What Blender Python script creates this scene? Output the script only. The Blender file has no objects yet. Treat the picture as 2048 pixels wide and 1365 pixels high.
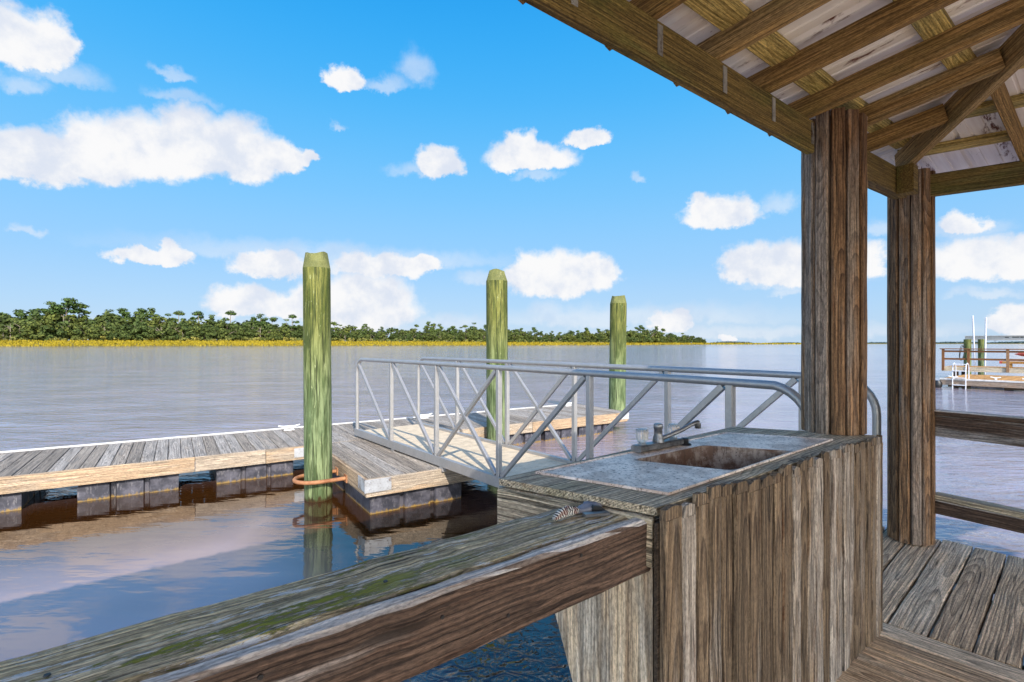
import bpy, math, random
from mathutils import Vector as V, Matrix, noise as mnoise
R = math.radians
C = bpy.context.scene.collection
SC = bpy.context.scene
F = 1024.0; CX = 1024.0; HY = 687.5; CZ = 1.88      # lens (in 2048-px units), horizon row, camera height above the water
UP = V((0, 0, 1))

# ------------------------------------------------------------------ places
def W(px, py, drop):
    """ground-plan point on the level plane `drop` below the eye"""
    y = F*drop/(py-HY)
    return V(((px-CX)/F*y, y, CZ-drop))
def A(px, py, y):
    return V(((px-CX)/F*y, y, CZ+(HY-py)/F*y))
U1 = V((.783, .622, 0)); N1 = V((-.622, .783, 0)); M1 = V((-.791, .612, 0))
UD = V((.8355, .5496, 0)); ND = V((-.5496, .8355, 0))
PD = V((.751, .66, 0)); QD = V((-.66, .751, 0))
def G(u, m, h):   # pavilion roof frame, h above the eye
    return U1*u+M1*m+UP*(CZ+h)
def GN(u, n, z):  # gangway frame
    return U1*u+N1*n+UP*z
def D(u, n, z):   # floating dock frame
    return UD*u+ND*n+UP*z

# ------------------------------------------------------------------ mesh builder
rng = random.Random(7)
ORG = {}
class MB:
    def __init__(s):
        s.v = []; s.f = []; s.gc = []; s.rn = []; s.sm = []
    def add(s, vs, fs, gcs, rn, smooth=False):
        o = len(s.v)
        s.v += [tuple(v) for v in vs]; s.gc += [tuple(g) for g in gcs]; s.rn += [rn]*len(vs)
        s.f += [tuple(i+o for i in f) for f in fs]; s.sm += [smooth]*len(fs)
    def board(s, a, b, w, t, ch=.003, seg=1, jit=0., rn=None, endcut=None):
        """board from a to b (centre line), full width vector w, full thickness vector t"""
        if rn is None: rn = rng.random()
        a = V(a); b = V(b); L = (b-a).length
        wl = w.length; tl = t.length; wd = w/wl; td = t/tl
        hw = wl/2; ht = tl/2; ch = min(ch, hw*.45, ht*.45)
        sec = [(-hw+ch, -ht), (hw-ch, -ht), (hw, -ht+ch), (hw, ht-ch), (hw-ch, ht), (-hw+ch, ht), (-hw, ht-ch), (-hw, -ht+ch)]
        vs = []; gs = []
        off = rng.random()*40; oy = rng.uniform(-.5, .5)*wl*.6
        for k in range(seg+1):
            p = a+(b-a)*(k/seg)
            for (x, y) in sec:
                jx = rng.uniform(-jit, jit) if jit else 0; jy = rng.uniform(-jit, jit) if jit else 0
                vs.append(p+wd*(x+jx)+td*(y+jy)); gs.append((off+L*k/seg, x+oy, y))
        fs = []
        for k in range(seg):
            for i in range(8):
                j = (i+1) % 8
                fs.append((k*8+i, k*8+j, k*8+8+j, k*8+8+i))
        fs.append(tuple(range(7, -1, -1))); fs.append(tuple(seg*8+i for i in range(8)))
        # outward orientation
        if (b-a).cross(w).dot(t) < 0: fs = [f[::-1] for f in fs]
        s.add(vs, fs, gs, rn)
    def box(s, c, x, y, z, ch=.002, rn=None):
        """box with full edge vectors x, y, z"""
        s.board(V(c)-x/2, V(c)+x/2, y, z, ch=ch, rn=rn)
    def tube(s, pts, r, n=10, closed=False, rn=None, cap=True):
        if rn is None: rn = rng.random()
        pts = [V(p) for p in pts]; m = len(pts)
        rad = r if isinstance(r, (list, tuple)) else [r]*m
        vs = []; gs = []; prev = None; acc = 0
        for k, p in enumerate(pts):
            if closed: d = pts[(k+1) % m]-pts[k-1]
            else: d = pts[min(k+1, m-1)]-pts[max(k-1, 0)]
            d.normalize()
            if prev is None:
                q = d.orthogonal().normalized()
            else:
                q = (prev-d*prev.dot(d)).normalized()
            prev = q; e = d.cross(q)
            if k: acc += (p-pts[k-1]).length
            for i in range(n):
                t = 2*math.pi*i/n
                vs.append(p+(q*math.cos(t)+e*math.sin(t))*rad[k]); gs.append((acc, math.cos(t)*rad[k], math.sin(t)*rad[k]))
        fs = []
        for k in range(m if closed else m-1):
            k2 = (k+1) % m
            for i in range(n):
                j = (i+1) % n
                fs.append((k*n+i, k*n+j, k2*n+j, k2*n+i))
        s.add(vs, fs, gs, rn, True)
        if cap and not closed:
            s.add(vs[:n], [tuple(range(n-1, -1, -1))], gs[:n], rn)
            s.add(vs[-n:], [tuple(range(n))], gs[-n:], rn)
    def lathe(s, c, prof, n=20, rn=None, flute=0., axis=None):
        if rn is None: rn = rng.random()
        c = V(c); vs = []; gs = []
        az = (axis or UP).normalized(); ax = az.orthogonal().normalized(); ay = az.cross(ax)
        for (r, z) in prof:
            for i in range(n):
                t = 2*math.pi*i/n
                rr = r*(1+flute*(1 if i % 2 else -1))
                vs.append(c+ax*(rr*math.cos(t))+ay*(rr*math.sin(t))+az*z); gs.append((z, rr*math.cos(t), rr*math.sin(t)))
        fs = []
        for k in range(len(prof)-1):
            for i in range(n):
                j = (i+1) % n
                fs.append((k*n+i, k*n+j, k*n+n+j, k*n+n+i))
        s.add(vs, fs, gs, rn, flute == 0)
        s.add(vs[:n], [tuple(range(n-1, -1, -1))], gs[:n], rn); s.add(vs[-n:], [tuple(range(n))], gs[-n:], rn)
    def poly(s, pts, t, rn=None, gcv=None):
        """flat polygon extruded by the vector t"""
        if rn is None: rn = rng.random()
        n = len(pts); pts = [V(p) for p in pts]
        nv = V((0, 0, 0))
        for i in range(n): nv += pts[i].cross(pts[(i+1) % n])
        vs = pts+[p+t for p in pts]
        fs = [tuple(range(n)), tuple(range(2*n-1, n-1, -1))]+[(i, n+i, n+(i+1) % n, (i+1) % n) for i in range(n)]
        if nv.dot(t) > 0: fs = [f[::-1] for f in fs]
        if gcv:
            gx, gy, gz = gcv; gs = [(p.dot(gx)+rn*30, p.dot(gy), p.dot(gz)) for p in vs]
        else: gs = [tuple(p) for p in vs]
        s.add(vs, fs, gs, rn)
    def build(s, name, mat, parent=None, org=None):
        me = bpy.data.meshes.new(name)
        if parent is not None: o0 = ORG[parent.name]
        elif org is not None: o0 = V(org)
        else:
            xs = [v[0] for v in s.v]; ys = [v[1] for v in s.v]; zs = [v[2] for v in s.v]
            o0 = V(((min(xs)+max(xs))/2, (min(ys)+max(ys))/2, min(zs)))
        me.from_pydata([(x-o0.x, y-o0.y, z-o0.z) for x, y, z in s.v], [], s.f)
        a = me.attributes.new('gc', 'FLOAT_VECTOR', 'POINT'); a.data.foreach_set('vector', [c for g in s.gc for c in g])
        a = me.attributes.new('rnd', 'FLOAT', 'POINT'); a.data.foreach_set('value', s.rn)
        me.polygons.foreach_set('use_smooth', s.sm)
        me.materials.append(mat); me.update()
        o = bpy.data.objects.new(name, me); C.objects.link(o)
        ORG[o.name] = o0
        if parent is not None: o.parent = parent
        else: o.location = o0
        return o
def tag(o, label=None, cat=None, group=None, kind=None):
    if label: o['label'] = label
    if cat: o['category'] = cat
    if group: o['group'] = group
    if kind: o['kind'] = kind
    return o
def thing(name, loc, label, cat, group=None):
    o = bpy.data.objects.new(name, None); C.objects.link(o)
    o.empty_display_size = .1; o.location = loc; ORG[o.name] = V(loc)
    return tag(o, label, cat, group)

# ------------------------------------------------------------------ materials
def lin(c):
    return tuple((x/255/12.92 if x/255 <= .04045 else ((x/255+.055)/1.055)**2.4) for x in c)+(1.0,)
class NT:
    def __init__(s, tree): s.t = tree
    def new(s, ty, **k):
        n = s.t.nodes.new(ty)
        for a, b in k.items(): setattr(n, a, b)
        return n
    def put(s, sock, v):
        if isinstance(v, bpy.types.NodeSocket): s.t.links.new(v, sock)
        elif v is not None: sock.default_value = v
    def m(s, op, a, b=None, c=None, clamp=False):
        n = s.new('ShaderNodeMath', operation=op, use_clamp=clamp)
        s.put(n.inputs[0], a); s.put(n.inputs[1], b)
        if c is not None: s.put(n.inputs[2], c)
        return n.outputs[0]
    def vm(s, op, a, b=None):
        n = s.new('ShaderNodeVectorMath', operation=op)
        s.put(n.inputs[0], a)
        if b is not None: s.put(n.inputs[1], b)
        return n.outputs['Value'] if op in ('LENGTH', 'DISTANCE', 'DOT_PRODUCT') else n.outputs[0]
    def xyz(s, a):
        n = s.new('ShaderNodeSeparateXYZ'); s.put(n.inputs[0], a); return n.outputs
    def comb(s, x, y, z):
        n = s.new('ShaderNodeCombineXYZ'); s.put(n.inputs[0], x); s.put(n.inputs[1], y); s.put(n.inputs[2], z); return n.outputs[0]
    def noise(s, vec, sc=1., det=3., ro=.55, dist=0., color=False, dim='3D'):
        n = s.new('ShaderNodeTexNoise', noise_dimensions=dim); s.put(n.inputs['Vector'], vec)
        n.inputs['Scale'].default_value = sc; n.inputs['Detail'].default_value = det
        n.inputs['Roughness'].default_value = ro; n.inputs['Distortion'].default_value = dist
        return n.outputs['Color' if color else 'Fac']
    def voro(s, vec, sc=1., out='Distance', feat='F1'):
        n = s.new('ShaderNodeTexVoronoi', feature=feat); s.put(n.inputs['Vector'], vec); n.inputs['Scale'].default_value = sc
        return n.outputs[out]
    def ss(s, v, lo, hi, a=0., b=1.):
        n = s.new('ShaderNodeMapRange', interpolation_type='SMOOTHSTEP'); s.put(n.inputs[0], v)
        n.inputs[1].default_value = lo; n.inputs[2].default_value = hi; n.inputs[3].default_value = a; n.inputs[4].default_value = b
        return n.outputs[0]
    def mix(s, f, a, b, blend='MIX'):
        n = s.new('ShaderNodeMix', data_type='RGBA', blend_type=blend)
        s.put(n.inputs[0], f); s.put(n.inputs[6], a); s.put(n.inputs[7], b); return n.outputs[2]
    def attr(s, name, out):
        n = s.new('ShaderNodeAttribute', attribute_name=name); return n.outputs[out]
    def bump(s, h, dist, st=1.):
        n = s.new('ShaderNodeBump'); s.put(n.inputs['Height'], h); n.inputs['Distance'].default_value = dist; n.inputs['Strength'].default_value = st
        return n.outputs[0]
    def pos(s): return s.new('ShaderNodeNewGeometry').outputs['Position']
def material(name):
    m = bpy.data.materials.new(name); m.use_nodes = True
    return m, NT(m.node_tree), m.node_tree.nodes['Principled BSDF']
def plain(name, col, rough=.5, metal=0., var=.12, spec=.5, bump=0., bsc=60., col2=None, dirt=None):
    m, t, b = material(name)
    g = t.attr('gc', 'Vector')
    n = t.noise(g, 7, 5, .6); n2 = t.noise(g, 45, 4, .65)
    c = t.mix(t.ss(n, .35, .65), lin(col), lin(col2 or [x*(1-var) for x in col]))
    if dirt: c = t.mix(t.ss(t.m('ADD', t.m('MULTIPLY', n, .6), t.m('MULTIPLY', n2, .4)), .52, .64), c, lin(dirt))
    c = t.mix(t.ss(n2, .3, .8, 0, .35), c, t.mix(1., c, (.6, .6, .6, 1), 'MULTIPLY'))
    t.put(b.inputs['Base Color'], c)
    t.put(b.inputs['Roughness'], t.ss(n2, .2, .8, rough*.8, min(1, rough*1.25)))
    b.inputs['Metallic'].default_value = metal; b.inputs['Specular IOR Level'].default_value = spec
    if bump: t.put(b.inputs['Normal'], t.bump(n2, bump))
    return m
def wood(name, light, dark, ring=.0075, weather=None, wamt=.5, dirt=(38, 28, 20), crack=.5, rough=.8, moss=0., green=0., bump=.0016, spread=.45, ringamt=.75, paint=0., fib=320., streak=.5, crackw=.05, top=None):
    m, t, b = material(name)
    g = t.attr('gc', 'Vector'); rn = t.attr('rnd', 'Fac')
    x, y, z = t.xyz(g)
    g2 = t.vm('ADD', g, t.comb(t.m('MULTIPLY', rn, 17.), 0., 0.))
    # knots
    kv = t.vm('MULTIPLY', g2, (1.7, 9., 3.))
    kd = t.voro(kv, 1.); kc = t.xyz(t.voro(kv, 1., 'Color'))[0]
    sel = t.m('GREATER_THAN', kc, .72)
    kd = t.m('ADD', kd, t.m('MULTIPLY', t.m('SUBTRACT', 1., sel), 2.))
    kn = t.ss(kd, .05, .16, 1., 0.); kwarp = t.ss(kd, 0., .62, 1., 0.)
    w1 = t.noise(t.vm('MULTIPLY', g2, (1.1, 3., 3.)), 1, 2, .5)
    w2 = t.noise(t.vm('MULTIPLY', g2, (.55, .4, .4)), 1, 2, .5)
    yy = t.m('ADD', y, t.m('MULTIPLY_ADD', w1, .05, -.025))
    zz = t.m('ADD', t.m('MULTIPLY_ADD', w2, .22, -.09), t.m('ADD', z, t.m('MULTIPLY', rn, .05)))
    r = t.m('SQRT', t.m('ADD', t.m('MULTIPLY', yy, yy), t.m('MULTIPLY', zz, zz)))
    r = t.m('ADD', r, t.m('MULTIPLY', kwarp, .018))
    ph = t.m('FRACT', t.m('DIVIDE', r, ring))
    rg = t.m('POWER', ph, 1.8)
    rg = t.m('MULTIPLY', rg, t.ss(ph, .9, 1., 1., 0.))
    fb = t.noise(t.vm('MULTIPLY', g2, (9., fib, fib)), 1, 4, .68)
    bl = t.noise(t.vm('MULTIPLY', g2, (1.6, 14., 14.)), 1, 4, .6)
    c = t.mix(t.m('ADD', t.m('MULTIPLY', rg, ringamt), t.m('MULTIPLY', t.m('SUBTRACT', fb, .35), .5), clamp=True), lin(light), lin(dark))
    if weather:
        wf = t.ss(t.m('ADD', bl, t.m('MULTIPLY', t.m('SUBTRACT', rn, .5), .5)), .62-.4*wamt, .82-.35*wamt)
        wc = t.mix(t.m('MULTIPLY', t.m('ADD', rg, t.m('MULTIPLY', fb, .6)), .55), lin(weather), lin([q*.45 for q in weather]))
        c = t.mix(wf, c, wc)
    st = t.noise(t.vm('MULTIPLY', g2, (4., 52., 52.)), 1, 6, .74)
    c = t.mix(t.ss(st, .5, .72, 0., streak), c, t.mix(1., c, lin([min(255, q*4.0) for q in dirt]), 'MULTIPLY'))
    if green:
        gn = t.noise(t.vm('MULTIPLY', g2, (1.5, 6., 6.)), 1, 4, .6)
        c = t.mix(t.ss(gn, .5, .7, 0., green), c, t.mix(fb, lin((128, 132, 60)), lin((70, 76, 30))))
    ln = t.ss(t.noise(t.vm('MULTIPLY', g2, (1.5, 110., 110.)), 1, 4, .64), .36, .62, .58, 1.26); pt = t.ss(t.noise(t.vm('MULTIPLY', g2, (60., 190., 190.)), 1, 3, .7), .34, .6, .66, 1.14); fm = t.m('MULTIPLY', t.m('MULTIPLY', ln, pt), t.ss(fb, .3, .68, .58, 1.25)); c = t.mix(1., c, t.comb(fm, fm, fm), 'MULTIPLY')
    tone = t.m('ADD', 1.-spread*.5, t.m('MULTIPLY', rn, spread))
    c = t.mix(1., c, t.comb(tone, tone, tone), 'MULTIPLY')
    c = t.mix(t.m('MULTIPLY', kn, .75), c, lin(dirt))
    ck = t.noise(t.vm('MULTIPLY', g2, (2.4, 95., 60.)), 1, 4, .62)
    ckm = t.m('MULTIPLY', t.ss(ck, .37-crackw*.6, .41, 1., 0.), crack)
    c = t.mix(ckm, c, lin([q*.45 for q in dirt]))
    if top:
        upn = t.xyz(t.new('ShaderNodeNewGeometry').outputs['Normal'])[2]
        tw = t.m('MULTIPLY', t.ss(upn, .4, .8), t.ss(bl, .3, .6, .45, 1.))
        tc = t.m('MULTIPLY', ln, pt); c = t.mix(tw, c, t.mix(1., lin(top), t.comb(tc, tc, tc), 'MULTIPLY'))
    if paint:
        pn = t.noise(t.vm('MULTIPLY', g2, (7., 46., 46.)), 1, 7, .78)
        c = t.mix(t.m('MULTIPLY', t.ss(pn, .565, .59), paint), c, lin((205, 205, 205)))
    h = t.m('ADD', t.m('MULTIPLY_ADD', ln, .9, t.m('MULTIPLY', rg, -.6)), t.m('ADD', t.m('MULTIPLY', fb, .8), t.m('MULTIPLY', ckm, -2.)))
    if moss:
        mn = t.m('ADD', t.m('MULTIPLY', t.noise(t.vm('MULTIPLY', g2, (1.6, 11., 11.)), 1, 3, .6), .42), t.m('MULTIPLY', t.noise(t.vm('MULTIPLY', g2, (14., 60., 60.)), 1, 7, .78), .58))
        up = t.xyz(t.new('ShaderNodeNewGeometry').outputs['Normal'])[2]
        mf = t.m('MULTIPLY', t.ss(mn, .515, .56), t.m('MULTIPLY', moss_zone(t), t.ss(up, .3, .8)))
        c = t.mix(t.m('MULTIPLY', mf, moss), c, t.mix(fb, lin((160, 158, 44)), lin((66, 74, 16))))
        h = t.m('ADD', h, t.m('MULTIPLY', mf, 1.2))
    t.put(b.inputs['Base Color'], c)
    t.put(b.inputs['Roughness'], t.ss(bl, .2, .8, rough*.85, min(1., rough*1.1)))
    b.inputs['Specular IOR Level'].default_value = .3
    t.put(b.inputs['Normal'], t.bump(h, bump))
    return m
def moss_zone(t):
    p = t.xyz(t.pos())
    return t.ss(p[0], -.35, .05, 1., .15)

w_roof = wood('roof_lumber', (178, 142, 86), (104, 76, 40), ring=.0065, weather=(176, 148, 100), wamt=.25, crack=.15, green=.25, streak=.35, spread=.4)
w_beam = wood('beam_lumber', (146, 122, 68), (78, 60, 28), ring=.0075, weather=(128, 118, 72), wamt=.35, crack=.25, green=.55, streak=.6, spread=.2)
w_purlin = wood('purlin_lumber', (220, 196, 122), (144, 116, 58), ring=.009, weather=(180, 165, 110), wamt=.3, crack=.2, green=.4, streak=.5)
w_col = wood('column_staves', (156, 118, 82), (64, 43, 29), ring=.0085, weather=(148, 130, 114), wamt=.34, crack=.5, streak=.75, spread=.7, ringamt=.85)
w_plank = wood('counter_planks', (152, 128, 100), (50, 35, 25), ring=.010, weather=(172, 158, 142), wamt=.42, crack=.9, streak=.95, spread=.75, bump=.003, crackw=.09)
w_panel = wood('end_panel_ply', (206, 184, 152), (140, 110, 82), ring=.03, weather=(205, 192, 172), wamt=.5, crack=.35, streak=.5, spread=.2, fib=230.)
w_grey = wood('grey_boards', (220, 200, 168), (104, 88, 66), ring=.007, weather=(214, 196, 168), wamt=.5, crack=.7, streak=.6, spread=.3, green=.25, bump=.002)
w_railtop = wood('rail_cap', (206, 184, 142), (96, 82, 58), ring=.008, weather=(216, 200, 172), wamt=.4, crack=.85, streak=.7, spread=.15, moss=1., paint=.85, bump=.003, crackw=.08)
w_railface = wood('rail_face', (104, 82, 67), (42, 30, 24), ring=.011, top=(206, 196, 186), weather=(176, 166, 158), wamt=.2, crack=.6, streak=.8, spread=.15, bump=.002)
w_deck = wood('deck_boards', (238, 204, 164), (108, 80, 58), ring=.011, weather=(232, 206, 174), wamt=.5, crack=.85, streak=.45, spread=.45, bump=.003, crackw=.07)
w_dock = wood('dock_boards', (184, 170, 152), (96, 82, 70), ring=.010, weather=(166, 156, 144), wamt=.45, crack=.6, streak=.45, spread=.75, bump=.002)
w_fascia = wood('fascia_boards', (196, 170, 138), (138, 104, 74), ring=.008, weather=(190, 172, 150), wamt=.4, crack=.35, streak=.45, spread=.3)
w_brown = wood('brown_rails', (142, 96, 58), (78, 46, 24), ring=.008, weather=(150, 116, 84), wamt=.3, crack=.5, streak=.6)
w_honey = wood('honey_boards', (196, 146, 82), (140, 96, 46), ring=.01, crack=.4, streak=.4)
w_bounce = wood('bounce_boards', (216, 206, 190), (150, 136, 118), ring=.011, weather=(210, 204, 194), crack=.5, streak=.3)
w_dark = wood('under_timber', (92, 76, 60), (46, 36, 28), ring=.008, crack=.5)

def pile_mat():
    m, t, b = material('green_pile')
    g = t.attr('gc', 'Vector'); rn = t.attr('rnd', 'Fac'); g2 = t.vm('ADD', g, t.comb(t.m('MULTIPLY', rn, 9.), t.m('MULTIPLY', rn, 2.), 0.))
    zz = t.xyz(t.pos())[2]
    n1 = t.noise(t.vm('MULTIPLY', g2, (1.6, 9., 9.)), 1, 5, .65, .4)
    n2 = t.noise(t.vm('MULTIPLY', g2, (2.5, 55., 55.)), 1, 5, .65)
    n3 = t.noise(t.vm('MULTIPLY', g2, (7., 40., 40.)), 1, 4, .7, .8)
    upc = t.mix(t.ss(n1, .35, .65), lin((124, 122, 60)), lin((72, 80, 30)))
    loc = t.mix(t.ss(n1, .38, .62), lin((128, 140, 98)), lin((78, 94, 60)))
    c = t.mix(t.ss(t.m('ADD', zz, t.m('MULTIPLY_ADD', n1, .8, -.4)), .9, 2.4), loc, upc)
    c = t.mix(t.ss(n2, .46, .62, 0., .85), c, lin((52, 62, 28)))
    c = t.mix(t.ss(n3, .60, .70, 0., .45), c, lin((176, 180, 132)))
    ck = t.noise(t.vm('MULTIPLY', g2, (1.4, 60., 60.)), 1, 3, .6)
    c = t.mix(t.ss(ck, .35, .40, .85, 0.), c, lin((30, 34, 16)))
    tide = t.ss(t.m('ADD', zz, t.m('MULTIPLY_ADD', n2, .34, -.17)), .03, .06, 1., 0.)
    c = t.mix(tide, c, lin((52, 40, 14)))
    t.put(b.inputs['Base Color'], c); b.inputs['Roughness'].default_value = .8; b.inputs['Specular IOR Level'].default_value = .25
    t.put(b.inputs['Normal'], t.bump(t.m('SUBTRACT', n2, t.ss(ck, .35, .40, 1.5, 0.)), .006))
    return m
m_pile = pile_mat()
m_pilecut = None

m_alu = plain('aluminium', (172, 168, 165), .4, .5, .06, bump=.0004, dirt=(172, 168, 160))
m_galv = plain('galvanised', (205, 205, 206), .5, .5, .1, dirt=(120, 84, 56))
m_strap = plain('old_strap', (176, 172, 164), .6, .2, .3, bump=.002, dirt=(74, 54, 38))
m_cleat = plain('white_cleat', (232, 232, 230), .4, 0, .05)
m_strip = plain('white_strip', (206, 202, 196), .6, 0, .1, dirt=(170, 166, 158))
def float_mat():
    m, t, b = material('black_float')
    g = t.attr('gc', 'Vector'); z = t.xyz(t.pos())[2]
    n = t.noise(g, 6, 6, .65); n2 = t.noise(t.vm('MULTIPLY', g, (30., 30., 9.)), 1, 5, .7)
    c = t.mix(t.ss(n, .4, .62), lin((46, 46, 54)), lin((84, 82, 90)))
    c = t.mix(t.ss(n2, .54, .66, 0., .6), c, lin((126, 122, 124)))
    c = t.mix(t.ss(t.m('ADD', z, t.m('MULTIPLY_ADD', n2, .13, -.065)), -.004, .03, .85, 0.), c, lin((142, 112, 48)))
    t.put(b.inputs['Base Color'], c); b.inputs['Roughness'].default_value = .5; t.put(b.inputs['Normal'], t.bump(n, .004))
    return m
m_float = float_mat()
m_rust = plain('rusty_iron', (176, 124, 84), .75, .1, .3, bump=.002, col2=(140, 90, 56))
m_tread = plain('gangway_tread', (208, 188, 158), .8, 0, .08, dirt=(180, 162, 136))
m_chrome = plain('dull_chrome', (152, 150, 150), .34, .6, .3, bump=.0006, dirt=(66, 62, 60))
m_black = plain('black_plastic', (22, 22, 24), .45, 0, .2)
m_rag = plain('rag_grey', (150, 150, 158), .9, 0, .2, bump=.002)
m_pvc = plain('white_pvc', (206, 206, 210), .4, 0, .05)
m_pilecut = plain('pile_cut', (112, 112, 60), .85, 0, .3, bump=.004, bsc=30., col2=(82, 86, 38), dirt=(132, 128, 82))
m_red = plain('faded_red', (206, 92, 70), .6, 0, .15)
m_blue = plain('blue_plastic', (48, 62, 120), .5, 0, .15)
m_bark = plain('bark', (150, 136, 116), .9, 0, .35, bump=.02)
m_deadwood = plain('dead_wood', (176, 160, 142), .9, 0, .3)
def striped_rag():
    m, t, b = material('striped_cloth')
    x, y, z = t.xyz(t.attr('gc', 'Vector'))
    s = t.ss(t.m('SINE', t.m('MULTIPLY', x, 900.)), -.1, .1)
    c = t.mix(s, lin((220, 214, 200)), lin((52, 46, 48)))
    red = t.ss(t.noise(t.attr('gc', 'Vector'), 40, 2), .56, .64)
    c = t.mix(t.m('MULTIPLY', red, .6), c, lin((120, 62, 44)))
    t.put(b.inputs['Base Color'], c); b.inputs['Roughness'].default_value = .9
    return m
m_stripe = striped_rag()
def steel_mat():
    m, t, b = material('stained_steel')
    p = t.pos(); g = t.attr('gc', 'Vector')
    n = t.noise(p, 9, 6, .65); n2 = t.noise(p, 70, 5, .7); v = t.voro(p, 95.)
    c = t.mix(t.ss(n, .4, .62), lin((250, 228, 208)), lin((204, 176, 154)))
    c = t.mix(t.ss(n2, .52, .64, 0., .85), c, lin((120, 96, 80)))
    sp = t.m('MULTIPLY', t.ss(v, .08, .2, 1., 0.), t.ss(n, .45, .6))
    c = t.mix(t.m('MULTIPLY', sp, .85), c, lin((70, 46, 30)))
    t.put(b.inputs['Base Color'], c); b.inputs['Metallic'].default_value = .12
    t.put(b.inputs['Roughness'], t.ss(n2, .3, .7, .25, .55)); t.put(b.inputs['Normal'], t.bump(n2, .0008))
    return m
m_steel = steel_mat()
def basin_mat():
    m, t, b = material('rusted_basin')
    p = t.pos(); n = t.noise(p, 11, 6, .7); n2 = t.noise(t.vm('MULTIPLY', p, (1., 1., .25)), 60, 5, .7); v = t.voro(p, 70.)
    c = t.mix(t.ss(n, .42, .6), lin((150, 132, 118)), lin((92, 62, 42)))
    c = t.mix(t.ss(n2, .5, .66, 0., .8), c, lin((64, 40, 26)))
    c = t.mix(t.ss(v, .1, .22, .8, 0.), c, lin((38, 26, 20)))
    t.put(b.inputs['Base Color'], c); b.inputs['Metallic'].default_value = .2; b.inputs['Roughness'].default_value = .55
    return m
m_basin = basin_mat()
def roof_mat():
    m, t, b = material('roof_metal')
    g = t.attr('gc', 'Vector'); x, y, z = t.xyz(g)
    n = t.noise(t.vm('MULTIPLY', g, (1.2, 18., 1.)), 1, 5, .6); n2 = t.noise(g, 38, 6, .72)
    c = t.mix(t.ss(n, .35, .7), lin((250, 246, 242)), lin((232, 224, 218)))
    lap = t.m('ABSOLUTE', t.m('SUBTRACT', t.m('FRACT', t.m('DIVIDE', t.m('ADD', y, -1.83), .398)), .5))
    rf = t.m('MULTIPLY', t.ss(lap, .16, .06), t.ss(t.noise(t.vm('MULTIPLY', g, (2.6, 9., 1.)), 1, 6, .72), .53, .61))
    sp = t.m('MULTIPLY', t.ss(n2, .62, .67), t.ss(t.noise(g, 2.3, 3), .50, .62))
    c = t.mix(t.m('MAXIMUM', rf, sp), c, t.mix(n2, lin((60, 24, 12)), lin((128, 66, 38))))
    t.put(b.inputs['Base Color'], c); b.inputs['Roughness'].default_value = .5; b.inputs['Metallic'].default_value = .1
    return m
m_roof = roof_mat()
def glass_mat():
    m, t, b = material('clear_acrylic')
    b.inputs['Base Color'].default_value = (.85, .83, .8, 1); b.inputs['Roughness'].default_value = .18
    b.inputs['Transmission Weight'].default_value = .8; b.inputs['IOR'].default_value = 1.3
    return m
m_glass = glass_mat()
def leaf_mat(name, a, bcol):
    m, t, b = material(name)
    rn = t.attr('rnd', 'Fac')
    oi = t.new('ShaderNodeObjectInfo').outputs['Random']
    c = t.mix(rn, lin(a), lin(bcol))
    c = t.mix(t.ss(oi, .2, 1., 0., .85), c, t.mix(1., c, (1.75, 1.4, 1.15, 1), 'MULTIPLY'))
    t.put(b.inputs['Base Color'], c); b.inputs['Roughness'].default_value = .75; b.inputs['Specular IOR Level'].default_value = .15
    return m
m_oak = leaf_mat('oak_leaves', (44, 57, 26), (76, 88, 42))
m_pine = leaf_mat('pine_needles', (44, 60, 26), (74, 92, 40))
m_scrub = leaf_mat('scrub_leaves', (70, 84, 36), (128, 128, 70))
m_grass = leaf_mat('marsh_blades', (112, 100, 20), (146, 128, 32))
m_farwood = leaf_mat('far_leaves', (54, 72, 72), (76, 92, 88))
def ground_mat():
    m, t, b = material('marsh_mud')
    n = t.noise(t.vm('MULTIPLY', t.pos(), (.02, .12, 1.)), 1, 5, .6)
    t.put(b.inputs['Base Color'], t.mix(t.ss(n, .35, .65), lin((124, 104, 22)), lin((100, 90, 26)))); b.inputs['Roughness'].default_value = .9
    return m
m_mud = ground_mat()
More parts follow.
